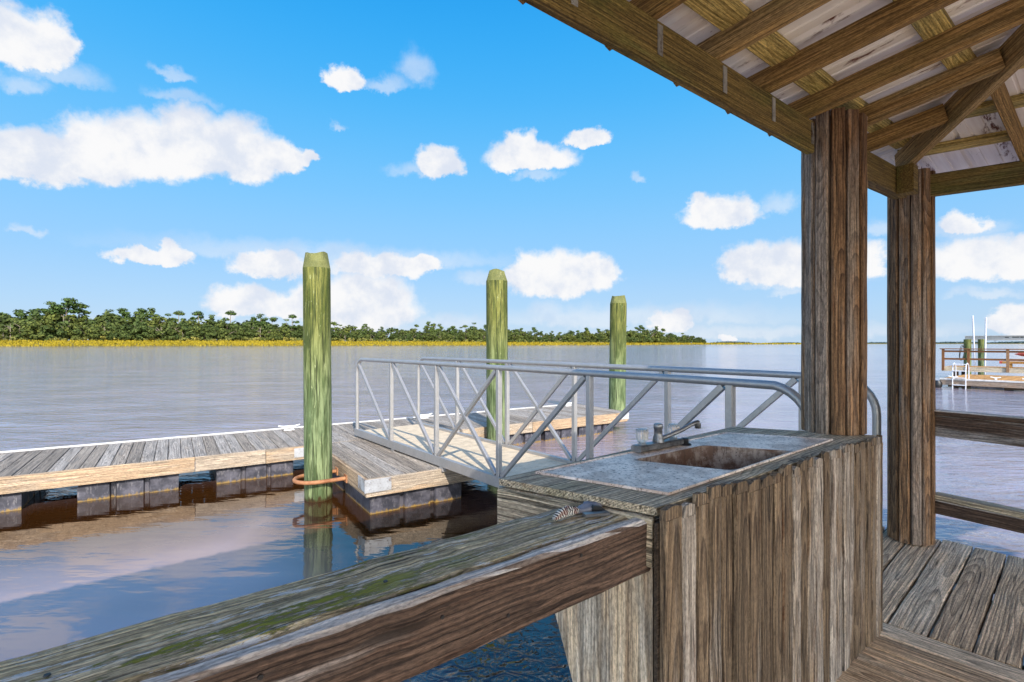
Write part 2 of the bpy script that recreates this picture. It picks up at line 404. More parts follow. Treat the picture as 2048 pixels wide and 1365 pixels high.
def water_mat():
    m, t, b = material('river_water')
    p = t.pos(); x, y, z = t.xyz(p)
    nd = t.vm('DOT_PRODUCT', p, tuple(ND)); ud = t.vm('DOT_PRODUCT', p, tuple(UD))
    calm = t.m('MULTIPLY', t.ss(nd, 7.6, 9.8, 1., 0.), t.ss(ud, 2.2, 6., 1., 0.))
    nearp = t.m('MULTIPLY', t.ss(y, 2.6, 3.6, 1., 0.), t.ss(x, -.9, -.5))
    wv = t.vm('ADD', p, t.vm('MULTIPLY', t.noise(t.vm('MULTIPLY', p, (.5, .9, 1.)), 1, 2, .5, 0., True), (.6, .6, 0.)))
    h1 = t.noise(t.vm('MULTIPLY', wv, (1.5, 4.2, 1.)), 1, 4, .62)
    h2 = t.noise(t.vm('MULTIPLY', wv, (.35, .9, 1.)), 1, 3, .55)
    h3 = t.noise(t.vm('MULTIPLY', p, (2.0, 5.5, 1.)), 1, 3, .5)
    h4 = t.noise(t.vm('MULTIPLY', p, (9., 13., 1.)), 1, 1, .5, 1.2)
    gust = t.ss(t.noise(t.vm('MULTIPLY', p, (.025, .07, 1.)), 1, 3, .55), .3, .7, .55, 1.25)
    amp = t.m('MULTIPLY', t.m('SUBTRACT', 1., calm), gust)
    rough_h = t.m('ADD', t.m('MULTIPLY', h1, .078), t.m('MULTIPLY', h2, .07))
    calm_h = t.m('ADD', t.m('MULTIPLY', h3, .0042), t.m('MULTIPLY', h2, .006))
    h = t.m('ADD', t.m('MULTIPLY', rough_h, amp), t.m('MULTIPLY', calm_h, calm))
    h = t.m('ADD', h, t.m('MULTIPLY', t.m('MULTIPLY', h4, .022), nearp))
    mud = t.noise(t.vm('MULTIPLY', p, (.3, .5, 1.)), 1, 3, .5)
    dark_zone = t.m('MAXIMUM', t.ss(t.m('ADD', nd, t.m('MULTIPLY', mud, 1.2)), 5.6, 7.6), t.ss(t.m('ADD', ud, mud), .6, 2.0))  # zone by the dock and gangway where dark reflection and shade are painted in
    refl_tint = t.mix(dark_zone, lin((150, 131, 132)), lin((56, 32, 11)))  # pale sky reflection and dark dock shade put into the tea-brown base colour
    water_tint = t.mix(calm, lin((142, 130, 138)), refl_tint)
    t.put(b.inputs['Base Color'], t.mix(t.ss(mud, .35, .65), water_tint, t.mix(1., water_tint, (.75, .72, .7, 1), 'MULTIPLY')))
    t.put(b.inputs['Roughness'], t.m('MULTIPLY_ADD', t.m('SUBTRACT', 1., calm), .03, .02)); b.inputs['IOR'].default_value = 1.7
    b.inputs['Specular IOR Level'].default_value = .6
    t.put(b.inputs['Normal'], t.bump(h, 1.))
    return m
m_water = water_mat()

# ------------------------------------------------------------------ camera, sun, sky
cam = bpy.data.cameras.new('camera'); co = bpy.data.objects.new('camera', cam); C.objects.link(co)
cam.sensor_width = 36; cam.lens = F/2048*36; cam.shift_y = (HY-682.5)/2048
cam.clip_start = .02; cam.clip_end = 30000
co.location = (0, 0, CZ); co.rotation_euler = (math.pi/2, 0, 0); SC.camera = co
SUN = V((.45, -1.3, 1.0)).normalized()
EL = math.asin(SUN.z); AZ = math.atan2(SUN.x, SUN.y)
sl = bpy.data.lights.new('sun', 'SUN'); so = bpy.data.objects.new('sun', sl); C.objects.link(so)
sl.energy = 2.4; sl.angle = R(.53); sl.color = (1., .93, .82)
so.rotation_euler = SUN.to_track_quat('Z', 'Y').to_euler(); so.location = (3, -9, 12)
SKY_ST = .15; EXPO = 1.45; CLOUD = .96/(SKY_ST*2**EXPO)
def world():
    w = bpy.data.worlds.new('World'); SC.world = w; w.use_nodes = True
    t = NT(w.node_tree); bg = w.node_tree.nodes['Background']
    sk = t.new('ShaderNodeTexSky', sky_type='NISHITA'); sk.sun_disc = False
    sk.sun_elevation = EL; sk.sun_rotation = AZ % (2*math.pi); sk.air_density = 1.0; sk.dust_density = .6; sk.ozone_density = 2.0
    hs = t.new('ShaderNodeHueSaturation'); hs.inputs['Saturation'].default_value = 1.3; t.put(hs.inputs['Color'], sk.outputs[0])
    d = t.vm('NORMALIZE', t.new('ShaderNodeTexCoord').outputs['Generated'])
    x, y, z = t.xyz(d)
    az = t.m('ARCTAN2', x, y); el = t.m('ARCSINE', z)
    nz = t.noise(d, 22, 7, .62, 0., True); nb = t.noise(d, 60, 5, .6, 0., True); nl = t.noise(d, 9, 3, .5)
    pv = t.comb(az, el, 0.)
    pv = t.vm('ADD', pv, t.vm('MULTIPLY', t.vm('SUBTRACT', nz, (.5, .5, .5)), (.075, .050, 0.)))
    pv = t.vm('ADD', pv, t.vm('MULTIPLY', t.vm('SUBTRACT', nb, (.5, .5, .5)), (.014, .012, 0.)))
    def chain(bl):
        cur = None
        for (px, py, rx, ry) in bl:
            xx = (px-CX)/F; a = math.atan(xx); e = math.atan((HY-py)/F*math.cos(a))
            ra = rx/F*math.cos(a)**2; re = ry/F*math.cos(a)
            q = t.vm('MULTIPLY', t.vm('SUBTRACT', pv, (a, e, 0.)), (1/ra, 1/re, 0.))
            q = t.vm('MAXIMUM', q, t.vm('MULTIPLY', q, (1., -2.0, 1.)))
            v = t.m('SUBTRACT', 1., t.vm('LENGTH', q))
            cur = v if cur is None else t.m('SMOOTH_MAX', cur, v, .12)
        return cur
    strong = [(40, 95, 130, 80), (90, 90, 80, 70), (-60, 330, 130, 60), (60, 330, 130, 75), (200, 325, 130, 90), (300, 320, 130, 95), (375, 310, 95, 105), (470, 320, 120, 90), (560, 325, 60, 50), (612, 322, 28, 24),
        (690, 165, 46, 34), (880, 335, 60, 45), (1060, 322, 105, 42), (1045, 300, 40, 40), (1175, 282, 48, 26), (1440, 435, 100, 48), (1400, 425, 40, 36),
        (300, 520, 100, 28), (345, 515, 50, 34), (540, 540, 95, 45), (760, 540, 120, 40), (850, 535, 50, 30), (730, 625, 130, 95), (640, 620, 90, 70), (480, 615, 90, 52), (560, 620, 100, 40),
        (1110, 565, 115, 72), (1060, 555, 60, 60), (1190, 555, 60, 58), (1500, 540, 70, 66), (1570, 545, 120, 70), (1720, 535, 70, 60), (1950, 530, 140, 66), (2060, 530, 80, 70), (1920, 455, 70, 42), (2040, 650, 75, 50), (1340, 650, 60, 36), (1456, 680, 14, 14)]
    faint = [(120, 155, 130, 40), (40, 170, 90, 30), (355, 150, 55, 18), (365, 198, 100, 22), (835, 150, 55, 55), (770, 172, 70, 20), (678, 258, 22, 12), (840, 345, 80, 26), (1075, 355, 60, 20), (1280, 356, 24, 16),
        (1560, 412, 50, 34), (60, 463, 46, 18), (960, 565, 60, 26), (1130, 640, 150, 40), (1090, 625, 60, 30), (900, 650, 120, 30), (1600, 572, 170, 22), (1970, 588, 100, 22), (1580, 585, 50, 16), (560, 665, 700, 30), (1500, 670, 600, 26), (1760, 460, 60, 30), (680, 520, 500, 40), (1250, 640, 400, 40), (1900, 470, 160, 40)]
    # out-of-view sky, with clouds added behind the camera as fill light
    r2 = random.Random(4)
    for k in range(9):
        strong.append((0, 0, 1, 1)); strong.pop()
    ds = t.ss(chain(strong), -.02, .33); df = t.ss(chain(faint), 0., .75, 0., .42)
    back = t.ss(t.noise(d, 3.2, 6, .6), .42, .58, 0., .9)
    back = t.m('MULTIPLY', back, t.m('MULTIPLY', t.ss(y, .05, .35, 1., 0.), t.ss(z, .28, .5, 1., .15)))
    al = t.m('MAXIMUM', t.m('MAXIMUM', ds, df), t.m('MULTIPLY', back, t.ss(z, .0, .1)))
    shade = t.m('ADD', t.m('MULTIPLY', t.xyz(nz)[1], .6), t.m('MULTIPLY', nl, .4))
    cc = t.mix(t.ss(shade, .36, .58), (CLOUD*.76, CLOUD*.82, CLOUD*.94, 1), (CLOUD, CLOUD, CLOUD*1.01, 1))
    # the clear half of the sky, away from the sun: deep blue overhead to pale blue at the horizon
    k = 1/(SKY_ST*2**EXPO)
    rp = t.new('ShaderNodeValToRGB'); cr = rp.color_ramp; cr.interpolation = 'B_SPLINE'
    st = [(0., (188, 213, 238)), (.06, (174, 209, 243)), (.13, (154, 204, 248)), (.25, (124, 199, 251)), (.40, (70, 182, 250)), (.58, (26, 160, 242)), (1., (14, 108, 200))]
    while len(cr.elements) < len(st): cr.elements.new(.5)
    for e, (p_, c_) in zip(cr.elements, st): e.position = p_; e.color = lin(c_)
    t.put(rp.inputs[0], t.m('DIVIDE', t.m('MAXIMUM', el, 0.), 1.1))
    clear = t.vm('MULTIPLY', rp.outputs[0], (k, k, k))
    front = t.ss(y, -.25, .25)
    base = t.mix(t.m('MULTIPLY', front, .97), hs.outputs[0], clear)
    cloud_fill = t.ss(y, -.05, -.5, 1., 5.8)  # unseen clouds behind the camera brightened to lift shaded surfaces
    cc = t.vm('MULTIPLY', cc, t.comb(cloud_fill, cloud_fill, cloud_fill))
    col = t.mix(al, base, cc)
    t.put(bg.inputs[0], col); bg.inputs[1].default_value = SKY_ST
world()
SC.view_settings.view_transform = 'Standard'; SC.view_settings.look = 'None'; SC.view_settings.exposure = EXPO; SC.view_settings.gamma = 1
SC.cycles.max_bounces = 8; SC.cycles.diffuse_bounces = 4; SC.cycles.glossy_bounces = 4; SC.cycles.transmission_bounces = 6
SC.cycles.caustics_reflective = True; SC.cycles.blur_glossy = 1.0; SC.cycles.sample_clamp_indirect = 4.0; SC.cycles.caustics_refractive = False

# ------------------------------------------------------------------ setting: water, far shore
mb = MB()
xs = [-9000, -300, -60, -12, 0, 12, 60, 300, 9000]; ys = [-4000, -60, -8, 0, 8, 30, 120, 600, 14000]
vs = [(x, y, 0) for y in ys for x in xs]; nx = len(xs)
mb.add(vs, [(j*nx+i, j*nx+i+1, j*nx+nx+i+1, j*nx+nx+i) for j in range(len(ys)-1) for i in range(nx-1)], vs, .5)
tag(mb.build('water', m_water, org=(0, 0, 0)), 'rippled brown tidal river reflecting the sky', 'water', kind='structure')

def interp(x, pts):
    for (a, b), (c, d) in zip(pts, pts[1:]):
        if x <= c: return b+(d-b)*(x-a)/(c-a)
    return pts[-1][1]
SH = [(-400, 270), (0, 330), (600, 400), (1000, 480), (1200, 620), (1420, 900), (1640, 1250), (1900, 1650), (2400, 2300)]
TOPY = [(-400, 678.5), (0, 680.5), (600, 681.5), (1000, 684.6), (1250, 686), (1420, 686.6), (1600, 687.1), (2400, 687.3)]
def shore(px): return interp(px, SH)
def marsh(px, k):   # k 0 at the water, 1 at the tree foot
    y = shore(px)*(1+.17*k); yt = shore(px)*1.17
    ztop = CZ+(HY-interp(px, TOPY))/F*yt-.5
    return V(((px-CX)/F*y, y, -.3+(ztop+.3)*(k**.8)))
mb = MB(); cols = list(range(-400, 2401, 40)); ks = [0, .15, .3, .5, .75, 1, 1.4, 2.5]
vs = [marsh(p, min(k, 1)) if k <= 1 else V((marsh(p, 1).x*(1+.1*k), marsh(p, 1).y*(1+.1*k), marsh(p, 1).z)) for p in cols for k in ks]; nk = len(ks)
mb.add(vs, [(i*nk+j, (i+1)*nk+j, (i+1)*nk+j+1, i*nk+j+1) for i in range(len(cols)-1) for j in range(nk-1)], vs, .5)
tag(mb.build('marsh_ground', m_mud, org=(0, 400, 0)), 'low golden marsh shore across the river', 'shore', kind='structure')
mb = MB(); rg = random.Random(3)
def blade(mb, p, h, w, r, rn):
    a = r.uniform(0, math.pi); d = V((math.cos(a), math.sin(a), 0))*w/2; l = V((r.uniform(-.25, .25)*h, r.uniform(-.25, .25)*h, h))
    vs = [p-d, p+d, p+d*.35+l, p-d*.35+l]
    mb.add(vs, [(0, 1, 2, 3)], vs, rn)
for i in range(15000):
    px = rg.uniform(-150, 1660); k = rg.random()**.9
    p = marsh(px, k); s = shore(px)/350
    blade(mb, p, rg.uniform(.5, 1.25)*s**.5, rg.uniform(.5, 1.6)*s, rg, rg.random()*.7+.3*(mnoise.noise(p*.02)+.5))
tag(mb.build('marsh_grass', m_grass, org=(0, 400, 0)), 'golden marsh grass lining the far bank', 'grass', kind='stuff')

def leafball(mb, c, rx, ry, rz, n, size, r, flat=0.):
    c = V(c)
    for i in range(n):
        d = V((r.gauss(0, 1), r.gauss(0, 1), r.gauss(0, 1))).normalized()
        k = r.uniform(.55, 1.05)
        p = c+V((d.x*rx*k, d.y*ry*k, d.z*rz*k))
        nrm = (d+V((r.gauss(0, .5), r.gauss(0, .5), r.gauss(.35+flat, .4)))).normalized()
        q = nrm.orthogonal().normalized(); e = nrm.cross(q); a = r.uniform(0, 6.28)
        q, e = q*math.cos(a)+e*math.sin(a), e*math.cos(a)-q*math.sin(a)
        sx = size*r.uniform(.6, 1.3)/2; sy = size*r.uniform(.4, .9)/2
        vs = [p-q*sx-e*sy*.6, p+e*-sy+q*sx*.3, p+q*sx+e*sy*.5, p-q*sx*.4+e*sy]
        mb.add(vs, [(0, 1, 2, 3)], vs, r.random())
def proto_oak(seed):
    r = random.Random(seed); cr = MB(); tr = MB()
    h = r.uniform(9, 12); w = r.uniform(5.5, 7.5)
    tr.tube([(0, 0, -1), (.2, 0, h*.3), (.6*r.uniform(-1, 1), .4, h*.6)], [.45, .35, .2], 6)
    for k in range(5):
        a = r.uniform(0, 6.28); tr.tube([(.2, 0, h*.28), (math.cos(a)*w*.4, math.sin(a)*w*.4, h*.5), (math.cos(a)*w*.7, math.sin(a)*w*.7, h*.62)], [.25, .16, .07], 5)
    for k in range(22):
        a = r.uniform(0, 6.28); q = r.random()**.5*w*.8; z = h*(.10+.74*r.random()*(1-.45*q/w))
        leafball(cr, (math.cos(a)*q, math.sin(a)*q, z), r.uniform(1.5, 2.6), r.uniform(1.5, 2.6), r.uniform(.9, 1.6), 52, 1.25, r)
    return cr, tr
def proto_pine(seed):
    r = random.Random(seed); cr = MB(); tr = MB()
    h = r.uniform(15, 19); lean = r.uniform(-1.2, 1.2)
    tr.tube([(0, 0, -1), (lean*.2, 0, h*.4), (lean*.6, 0, h*.75), (lean, 0, h)], [.34, .28, .2, .08], 6)
    for k in range(r.randint(8, 12)):
        a = r.uniform(0, 6.28); f = r.random(); z = h*(.5+.5*f); q = (1.2-f*.75)*r.uniform(1.2, 4.2)
        c = V((lean*z/h+math.cos(a)*q, math.sin(a)*q, z+.3))
        tr.tube([(lean*z/h, 0, z-.7), c], [.11, .04], 4)
        leafball(cr, c, r.uniform(1.7, 2.9), r.uniform(1.7, 2.9), r.uniform(.6, 1.15), 54, 1.15, r, .4)
    leafball(cr, (lean, 0, h+.3), 2.2, 2.2, .9, 70, .8, r, .4)
    return cr, tr
def proto_snag(seed):
    r = random.Random(seed); tr = MB(); h = r.uniform(8, 13)
    tr.tube([(0, 0, -1), (.3, 0, h*.5), (.1, 0, h)], [.3, .2, .05], 5)
    for k in range(9):
        a = r.uniform(0, 6.28); z = h*r.uniform(.25, .9); q = r.uniform(1, 3)
        tr.tube([(.2, 0, z), (math.cos(a)*q, math.sin(a)*q, z+r.uniform(.5, 2.2))], [.11, .03], 4)
    return tr
def proto_scrub(seed):
    r = random.Random(seed); cr = MB()
    for k in range(7): leafball(cr, (r.uniform(-2.6, 2.6), r.uniform(-1.5, 1.5), r.uniform(.6, 2.2)), 1.3, 1.3, .9, 40, .8, r)
    st = MB()
    for k in range(4): st.tube([(r.uniform(-.6, .6), 0, -.6), (r.uniform(-2, 2), r.uniform(-1, 1), 2.2)], [.09, .03], 4)
    return cr, st
def make_tree(name, parts, label, cat, group):
    o = thing(name, (0, 0, 0), label, cat, group)
    for pn, pm, pmat in parts: pm.build(pn, pmat, o)
    return o
def copy_tree(o, parent=None):
    c = o.copy(); C.objects.link(c)
    if parent is not None: c.parent = parent
    for ch in list(o.children): copy_tree(ch, c)
    return c
KINDS = {}
def kind(key, n, fn, *a):
    KINDS[key] = [0, [make_tree(a[0], fn(i), *a[1:]) for i in range(n)]]
kind('oak', 5, lambda i: (lambda q: [('crown', q[0], m_oak), ('trunk', q[1], m_bark)])(proto_oak(20+i)), 'broadleaf_tree', 'dense dark rounded tree in the far bank wood behind golden marsh', 'tree', 'rounded trees of the far bank wood')
kind('pine', 6, lambda i: (lambda q: [('crown', q[0], m_pine), ('trunk', q[1], m_bark)])(proto_pine(40+i)), 'pine_tree', 'tall flat-topped pine with bare trunk standing above the far bank wood', 'tree', 'pines rising above the far bank wood')
kind('snag', 3, lambda i: [('bare_trunk', proto_snag(60+i), m_deadwood)], 'dead_tree', 'bare bleached dead tree at the edge of the far bank wood', 'tree', 'dead trees at the wood edge')
kind('scrub', 3, lambda i: (lambda q: [('crown', q[0], m_scrub), ('stems', q[1], m_bark)])(proto_scrub(70+i)), 'shrub', 'low pale green shrub at the foot of the far bank wood', 'shrub', 'shrubs along the marsh edge')
def plant(key, px, back, sc, zs=1.):
    st = KINDS[key]; ps = st[1]; i = st[0]; st[0] += 1
    y = shore(px)*1.165+back; g = marsh(px, 1)
    src = ps[i % len(ps)]
    o = src if i < len(ps) else copy_tree(src)
    o.location = ((px-CX)/F*y, y, g.z-.2); s = sc; o.scale = (s, s, s*zs); o.rotation_euler = (0, 0, rg.uniform(0, 6.28))
TH = [(-200, 66), (0, 66), (110, 74), (200, 60), (400, 55), (600, 43), (680, 36), (760, 30), (860, 32), (1000, 34), (1100, 24), (1190, 30), (1300, 28), (1360, 21), (1415, 11)]
def hgt(px, f, y):  # metres for that many photo rows above the marsh top
    return f*interp(px, TH)/F*y
px = -60.
while px < 1414:
    y = shore(px)*1.17
    for row in range(2):
        h = hgt(px, (.70, .97)[row]*rg.uniform(.76, 1.12), y+12*row)
        plant('oak', px+rg.uniform(-4, 4), 4+row*12+rg.uniform(-2, 2), max(.35, h/10.5), 1.)
    px += 8.2*F/y*rg.uniform(.7, 1.3)*interp(px, [(0, 1.15), (1000, 1.), (1414, .9)])
px = -60.
while px < 1400:
    y = shore(px)*1.2; h = hgt(px, rg.choice([rg.uniform(.72, .98), rg.uniform(.95, 1.28)]), y)
    plant('pine', px, 22+rg.uniform(-8, 8), max(.4, h/17.5))
    px += rg.uniform(7, 26)*interp(px, [(0, 1.), (600, 1.25), (1400, .9)])
for px, s in [(112, 1.02), (855, 1.25), (905, 1.1), (948, 1.2), (1172, 1.1), (275, 1.02)]:
    y = shore(px)*1.19; plant('pine', px, 16, hgt(px, s, y)/17.5)
for px in (6, 20, 128, 352, 366, 378, 392, 735, 742, 748, 754, 760, 768, 690, 640, 520):
    y = shore(px)*1.17; plant('snag', px, rg.uniform(-1, 2), hgt(px, rg.uniform(.35, .75) if px < 700 else rg.uniform(.3, .5), y)/11)
px = -40.
while px < 1300:
    plant('scrub', px, rg.uniform(-2, 0), rg.uniform(.7, 1.5)); px += rg.uniform(9, 22)
# distant low land and woods
mb = MB(); mw = MB(); rf = random.Random(9)
cols = list(range(1380, 2700, 40)); Y0 = 3000
vs = [V(((p-CX)/F*y, y, z)) for p in cols for y, z in ((Y0-260, -.5), (Y0-200, 1.2), (Y0+500, 2.6))]
mb.add(vs, [(i*3+j, i*3+3+j, i*3+4+j, i*3+1+j) for i in range(len(cols)-1) for j in range(2)], vs, .5)
tag(mb.build('distant_shore', m_mud, org=(2000, 3000, 0)), 'thin golden strip of distant marsh on the horizon', 'shore', kind='structure')
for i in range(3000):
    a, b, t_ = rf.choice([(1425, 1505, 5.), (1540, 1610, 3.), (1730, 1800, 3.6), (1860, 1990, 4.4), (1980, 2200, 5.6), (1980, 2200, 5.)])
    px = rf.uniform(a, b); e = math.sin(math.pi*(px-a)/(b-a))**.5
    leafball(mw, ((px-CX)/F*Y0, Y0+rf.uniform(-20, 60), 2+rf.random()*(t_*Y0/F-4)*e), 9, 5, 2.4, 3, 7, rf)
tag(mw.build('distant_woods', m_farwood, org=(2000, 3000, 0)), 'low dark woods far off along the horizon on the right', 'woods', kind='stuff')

# ------------------------------------------------------------------ mooring piles
def pile(px, base_y, top_py, dia, label, zb=-1.6, seed=1, lean=0., band=False):
    r = random.Random(seed); Y = base_y; X = (px-CX)/F*Y
    ztop = CZ+(HY-top_py)/F*(Y-dia/2)
    root = thing('mooring_pile', (X, Y, 0), label, 'piling', 'green mooring piles')
    p = MB(); n = 40; rows = 46; ch = .20
    vs = []; gs = []; rn = r.random()
    for k in range(rows+1):
        z = zb+(ztop-ch-zb)*k/rows
        for i in range(n):
            t = 2*math.pi*i/n; q = V((math.cos(t), math.sin(t), 0))
            rr = dia/2*(1+.022*mnoise.noise(q*1.3+V((0, 0, z*.7+seed)))+.012*mnoise.noise(q*6+V((0, 0, z*1.5+seed)))+.006*mnoise.noise(q*14+V((0, 0, z*4))))*(1.03-.03*(z-zb)/(ztop-zb))
            vs.append(V((X+lean*(z-0), Y, 0))+q*rr+UP*z); gs.append((z, q.x*rr, q.y*rr))
    fs = [(k*n+i, k*n+(i+1) % n, k*n+n+(i+1) % n, k*n+n+i) for k in range(rows) for i in range(n)]
    p.add(vs, fs, gs, rn, True); p.build('shaft', m_pile, root)
    c = MB(); vs = []; gs = []; fs = []
    base = [V(v) for v in p.v[rows*n:]]; cen = V((X+lean*ztop, Y, 0))
    # faceted cut head: each facet slopes in to a small flat top
    nf = 6; ph = r.uniform(0, 1)
    inner = []
    for v in base:
        d = v-cen; d.z = 0; a = math.atan2(d.y, d.x)
        fa = (math.floor((a/(2*math.pi)+ph)*nf)+.5)/nf-ph; da = a-fa*2*math.pi
        q = .70/max(.7, math.cos(da))*dia/2
        inner.append(cen+d.normalized()*min(q, dia/2*.9)+UP*(ztop-.02+.02*math.sin(a*2+seed)))
    vs = base+inner; gs = [(v.z, v.x-X, v.y-Y) for v in vs]
    c.add(vs, [(i, (i+1) % n, n+(i+1) % n, n+i) for i in range(n)]+[tuple(n+i for i in range(n))], gs, .5)
    c.build('cut_head', m_pilecut, root)
    return root
pile(637, 6.22, 500, .315, 'nearest green mooring pile, left of gangway, inside the rusty hoop', seed=2, lean=-.008)
pile(995, 8.92, 537, .372, 'green mooring pile rising behind the gangway handrails', seed=5, lean=-.004)
pile(1234, 12.75, 590, .405, 'farthest green mooring pile beyond the outer end of the dock', seed=9, lean=.012)

# ------------------------------------------------------------------ floating dock
ZD = CZ-1.475
def add_float(parent, u0, u1, n0, n1, ztop=None, rib=.34, label=None):
    """black tub float with upright grooves on its faces"""
    ztop = ztop or ZD-.20
    f = MB(); zb = -.25; h = ztop-zb
    def face(u, n, w, dirv, out, rnv):
        pass
    # plan outline with grooves
    def side(a, b, axis):
        L = b-a; k = max(1, round(L/rib)); pts = []
        for i in range(k):
            s0 = a+L*i/k; s1 = a+L*(i+1)/k; g = .035*(1 if L > 0 else -1)
            pts += [(s0+g, 0), (s1-g, 0), (s1-g*.6, 1), (s1+g*.6, 1)] if i < k-1 else [(s0+g, 0), (s1, 0)]
        return pts
    din = .045; out = []
    for s, q in side(u0, u1, 0): out.append((s, n0+din*q))
    for s, q in side(n0, n1, 1): out.append((u1-din*q, s))
    for s, q in side(u1, u0, 0): out.append((s, n1-din*q))
    for s, q in side(n1, n0, 1): out.append((u0+din*q, s))
    pl = []
    for a in out:
        if not pl or (abs(pl[-1][0]-a[0])+abs(pl[-1][1]-a[1])) > 1e-4: pl.append(a)
    n = len(pl); cu = (u0+u1)/2; cn = (n0+n1)/2
    vs = []; gs = []
    for z, sc in ((zb, .98), (ztop-.03, 1.), (ztop, .97)):
        for (u, q) in pl:
            v = D(cu+(u-cu)*sc, cn+(q-cn)*sc, z); vs.append(v); gs.append((u, q, z))
    fs = [(k*n+i, k*n+(i+1) % n, k*n+n+(i+1) % n, k*n+n+i) for k in range(2) for i in range(n)]
    fs += [tuple(2*n+i for i in range(n))]
    f.add(vs, fs, gs, rng.random())
    return f.build('float', m_float, parent)
def cleat(parent, u, n, along):
    c = MB(); p = D(u, n, ZD); d = along.normalized()
    for s in (-.05, .05):
        c.lathe(p+d*s, [(.022, 0), (.014, .03), (.014, .06)], 8)
    c.tube([p+d*-.17+UP*.085, p+d*-.09+UP*.065, p+UP*.062, p+d*.09+UP*.065, p+d*.17+UP*.085], [.010, .016, .018, .016, .010], 8)
    c.box(p+UP*.006, d*.16, d.cross(UP)*.06, UP*.012)
    return c.build('cleat', m_cleat, parent)
U0, U9, NF, NB = -9.5, 8.1, 7.85, 9.52
dock = thing('floating_dock', D(0, NF, 0), 'long grey-planked floating dock on black floats crossing from the left edge', 'dock')
mb = MB(); u = U0
while u < U9-.02:
    w = .138; mb.board(D(u+w/2, NF+.004, ZD-.016+rng.uniform(-.002, .002)), D(u+w/2, NB, ZD-.016+rng.uniform(-.002, .002)), UD*w, UP*.032, ch=.005, seg=3, jit=.0015); u += w+.007
mb.build('decking', w_dock, dock)
def fascia(parent, spans, n, t_, z0=ZD-.034, h=.155, mat=None, frame=D):
    for (a, b) in spans:
        f = MB(); f.board(frame(a, n, z0-h/2), frame(b, n, z0-h/2), UP*h, ND*t_, ch=.004, seg=6, jit=.0015)
        f.build('fascia_board', mat or w_fascia, parent)
fascia(dock, [(U0, -4.40), (-4.392, .211), (.219, 1.048), (1.056, 1.79), (3.70, 5.6), (5.61, U9)], NF-.016, .038, ZD-.002, .19)
fascia(dock, [(U0, -1.), (-.99, U9)], NB+.02, .038, ZD-.03, .07)
f = MB(); f.board(D(U9+.022, NF-.03, ZD-.09), D(U9+.022, NB+.04, ZD-.09), UP*.16, UD*.038); f.build('fascia_board', w_fascia, dock)
f = MB(); f.board(D(U0, NB+.05, ZD+.004), D(U9, NB+.05, ZD+.004), ND*.03, UP*.03, ch=.008); f.build('rub_strip', m_strip, dock)
for i in range(12):   # joists under the boards
    pass
j = MB()
for n in (NF+.3, NF+.85, NF+1.4): j.board(D(U0, n, ZD-.08), D(U9, n, ZD-.08), UP*.08, ND*.04)
j.build('joists', w_dark, dock)
for (a, b) in [(-8.6, -7.55), (-6.9, -5.85), (-5.4, -4.4), (-3.95, -2.95), (-2.45, -1.45), (-.97, .04), (.46, 1.42), (2.3, 3.3), (4.3, 5.0), (5.05, 5.85), (5.95, 6.7), (6.8, 7.75)]:
    add_float(dock, a, b, NF+.03, NB-.05)
cl = MB()
for (u, n) in [(-.46, NB-.22)]: pass
cleat(dock, 1.62, NB-.16, UD); cleat(dock, 4.1, NB-.14, UD); cleat(dock, 7.75, NB-.15, UD)
pl = MB(); pl.box(D(1.55, NF-.039, ZD-.09), UD*.26, UP*.13, ND*.006); pl.build('corner_plate', m_galv, dock)
pl = MB(); pl.box(D(U9+.045, NF+.1, ZD-.075), ND*.26, UP*.13, UD*.006); pl.box(D(U9-.08, NF-.039, ZD-.075), UD*.25, UP*.13, ND*.006); pl.build('corner_plate', m_galv, dock)
# landing platform reaching out to the gangway
FU0, FU1, FN0 = 1.765, 3.66, 5.53
fin = thing('landing_platform', D((FU0+FU1)/2, FN0, 0), 'square wooden platform with metal corner under the gangway end, joined to the dock', 'dock')
mb = MB(); u = FU0
while u < FU1-.05:
    w = .138; mb.board(D(u+w/2, FN0, ZD-.016), D(u+w/2, NF-.04, ZD-.016), UD*w, UP*.032, ch=.005, seg=4, jit=.0015); u += w+.006
mb.build('decking', w_dock, fin)
f = MB(); f.board(D(FU0-.02, FN0-.03, ZD-.10), D(FU0-.02, NF-.04, ZD-.10), UP*.195, UD*.038, ch=.006, seg=6, jit=.002); f.build('fascia_board', w_fascia, fin)
f = MB(); f.board(D(FU0-.038, FN0-.022, ZD-.10), D(FU1+.02, FN0-.022, ZD-.10), UP*.195, ND*.04, ch=.006, seg=8, jit=.002); f.build('fascia_board', w_fascia, fin)
f = MB(); f.board(D(FU1+.02, FN0, ZD-.10), D(FU1+.02, NF-.04, ZD-.10), UP*.195, UD*.038); f.build('fascia_board', w_fascia, fin)
j = MB()
for u in (FU0+.3, FU0+.75, FU0+1.2, FU0+1.6): j.board(D(u, FN0+.02, ZD-.11), D(u, NF-.05, ZD-.11), UP*.14, UD*.04)
j.build('joists', w_dark, fin)
for a, b, n0, n1 in [(FU0+.02, FU0+1.15, FN0+.02, FN0+1.02), (FU0+.02, FU0+1.15, FN0+1.12, FN0+2.1)]: add_float(fin, a, b, n0, n1)
pl = MB(); pl.box(D(FU0+.09, FN0-.046, ZD-.075), UD*.30, UP*.14, ND*.006); pl.box(D(FU0-.043, FN0+.10, ZD-.075), ND*.28, UP*.14, UD*.006)
for du, dz in ((.0, .03), (.2, .03), (.2, -.04), (0, -.04)): pl.lathe(D(FU0+du-.0, FN0-.049, ZD-.07+dz), [(.014, 0), (.010, .008)], 8, axis=-ND)
pl.build('corner_plate', m_galv, fin)
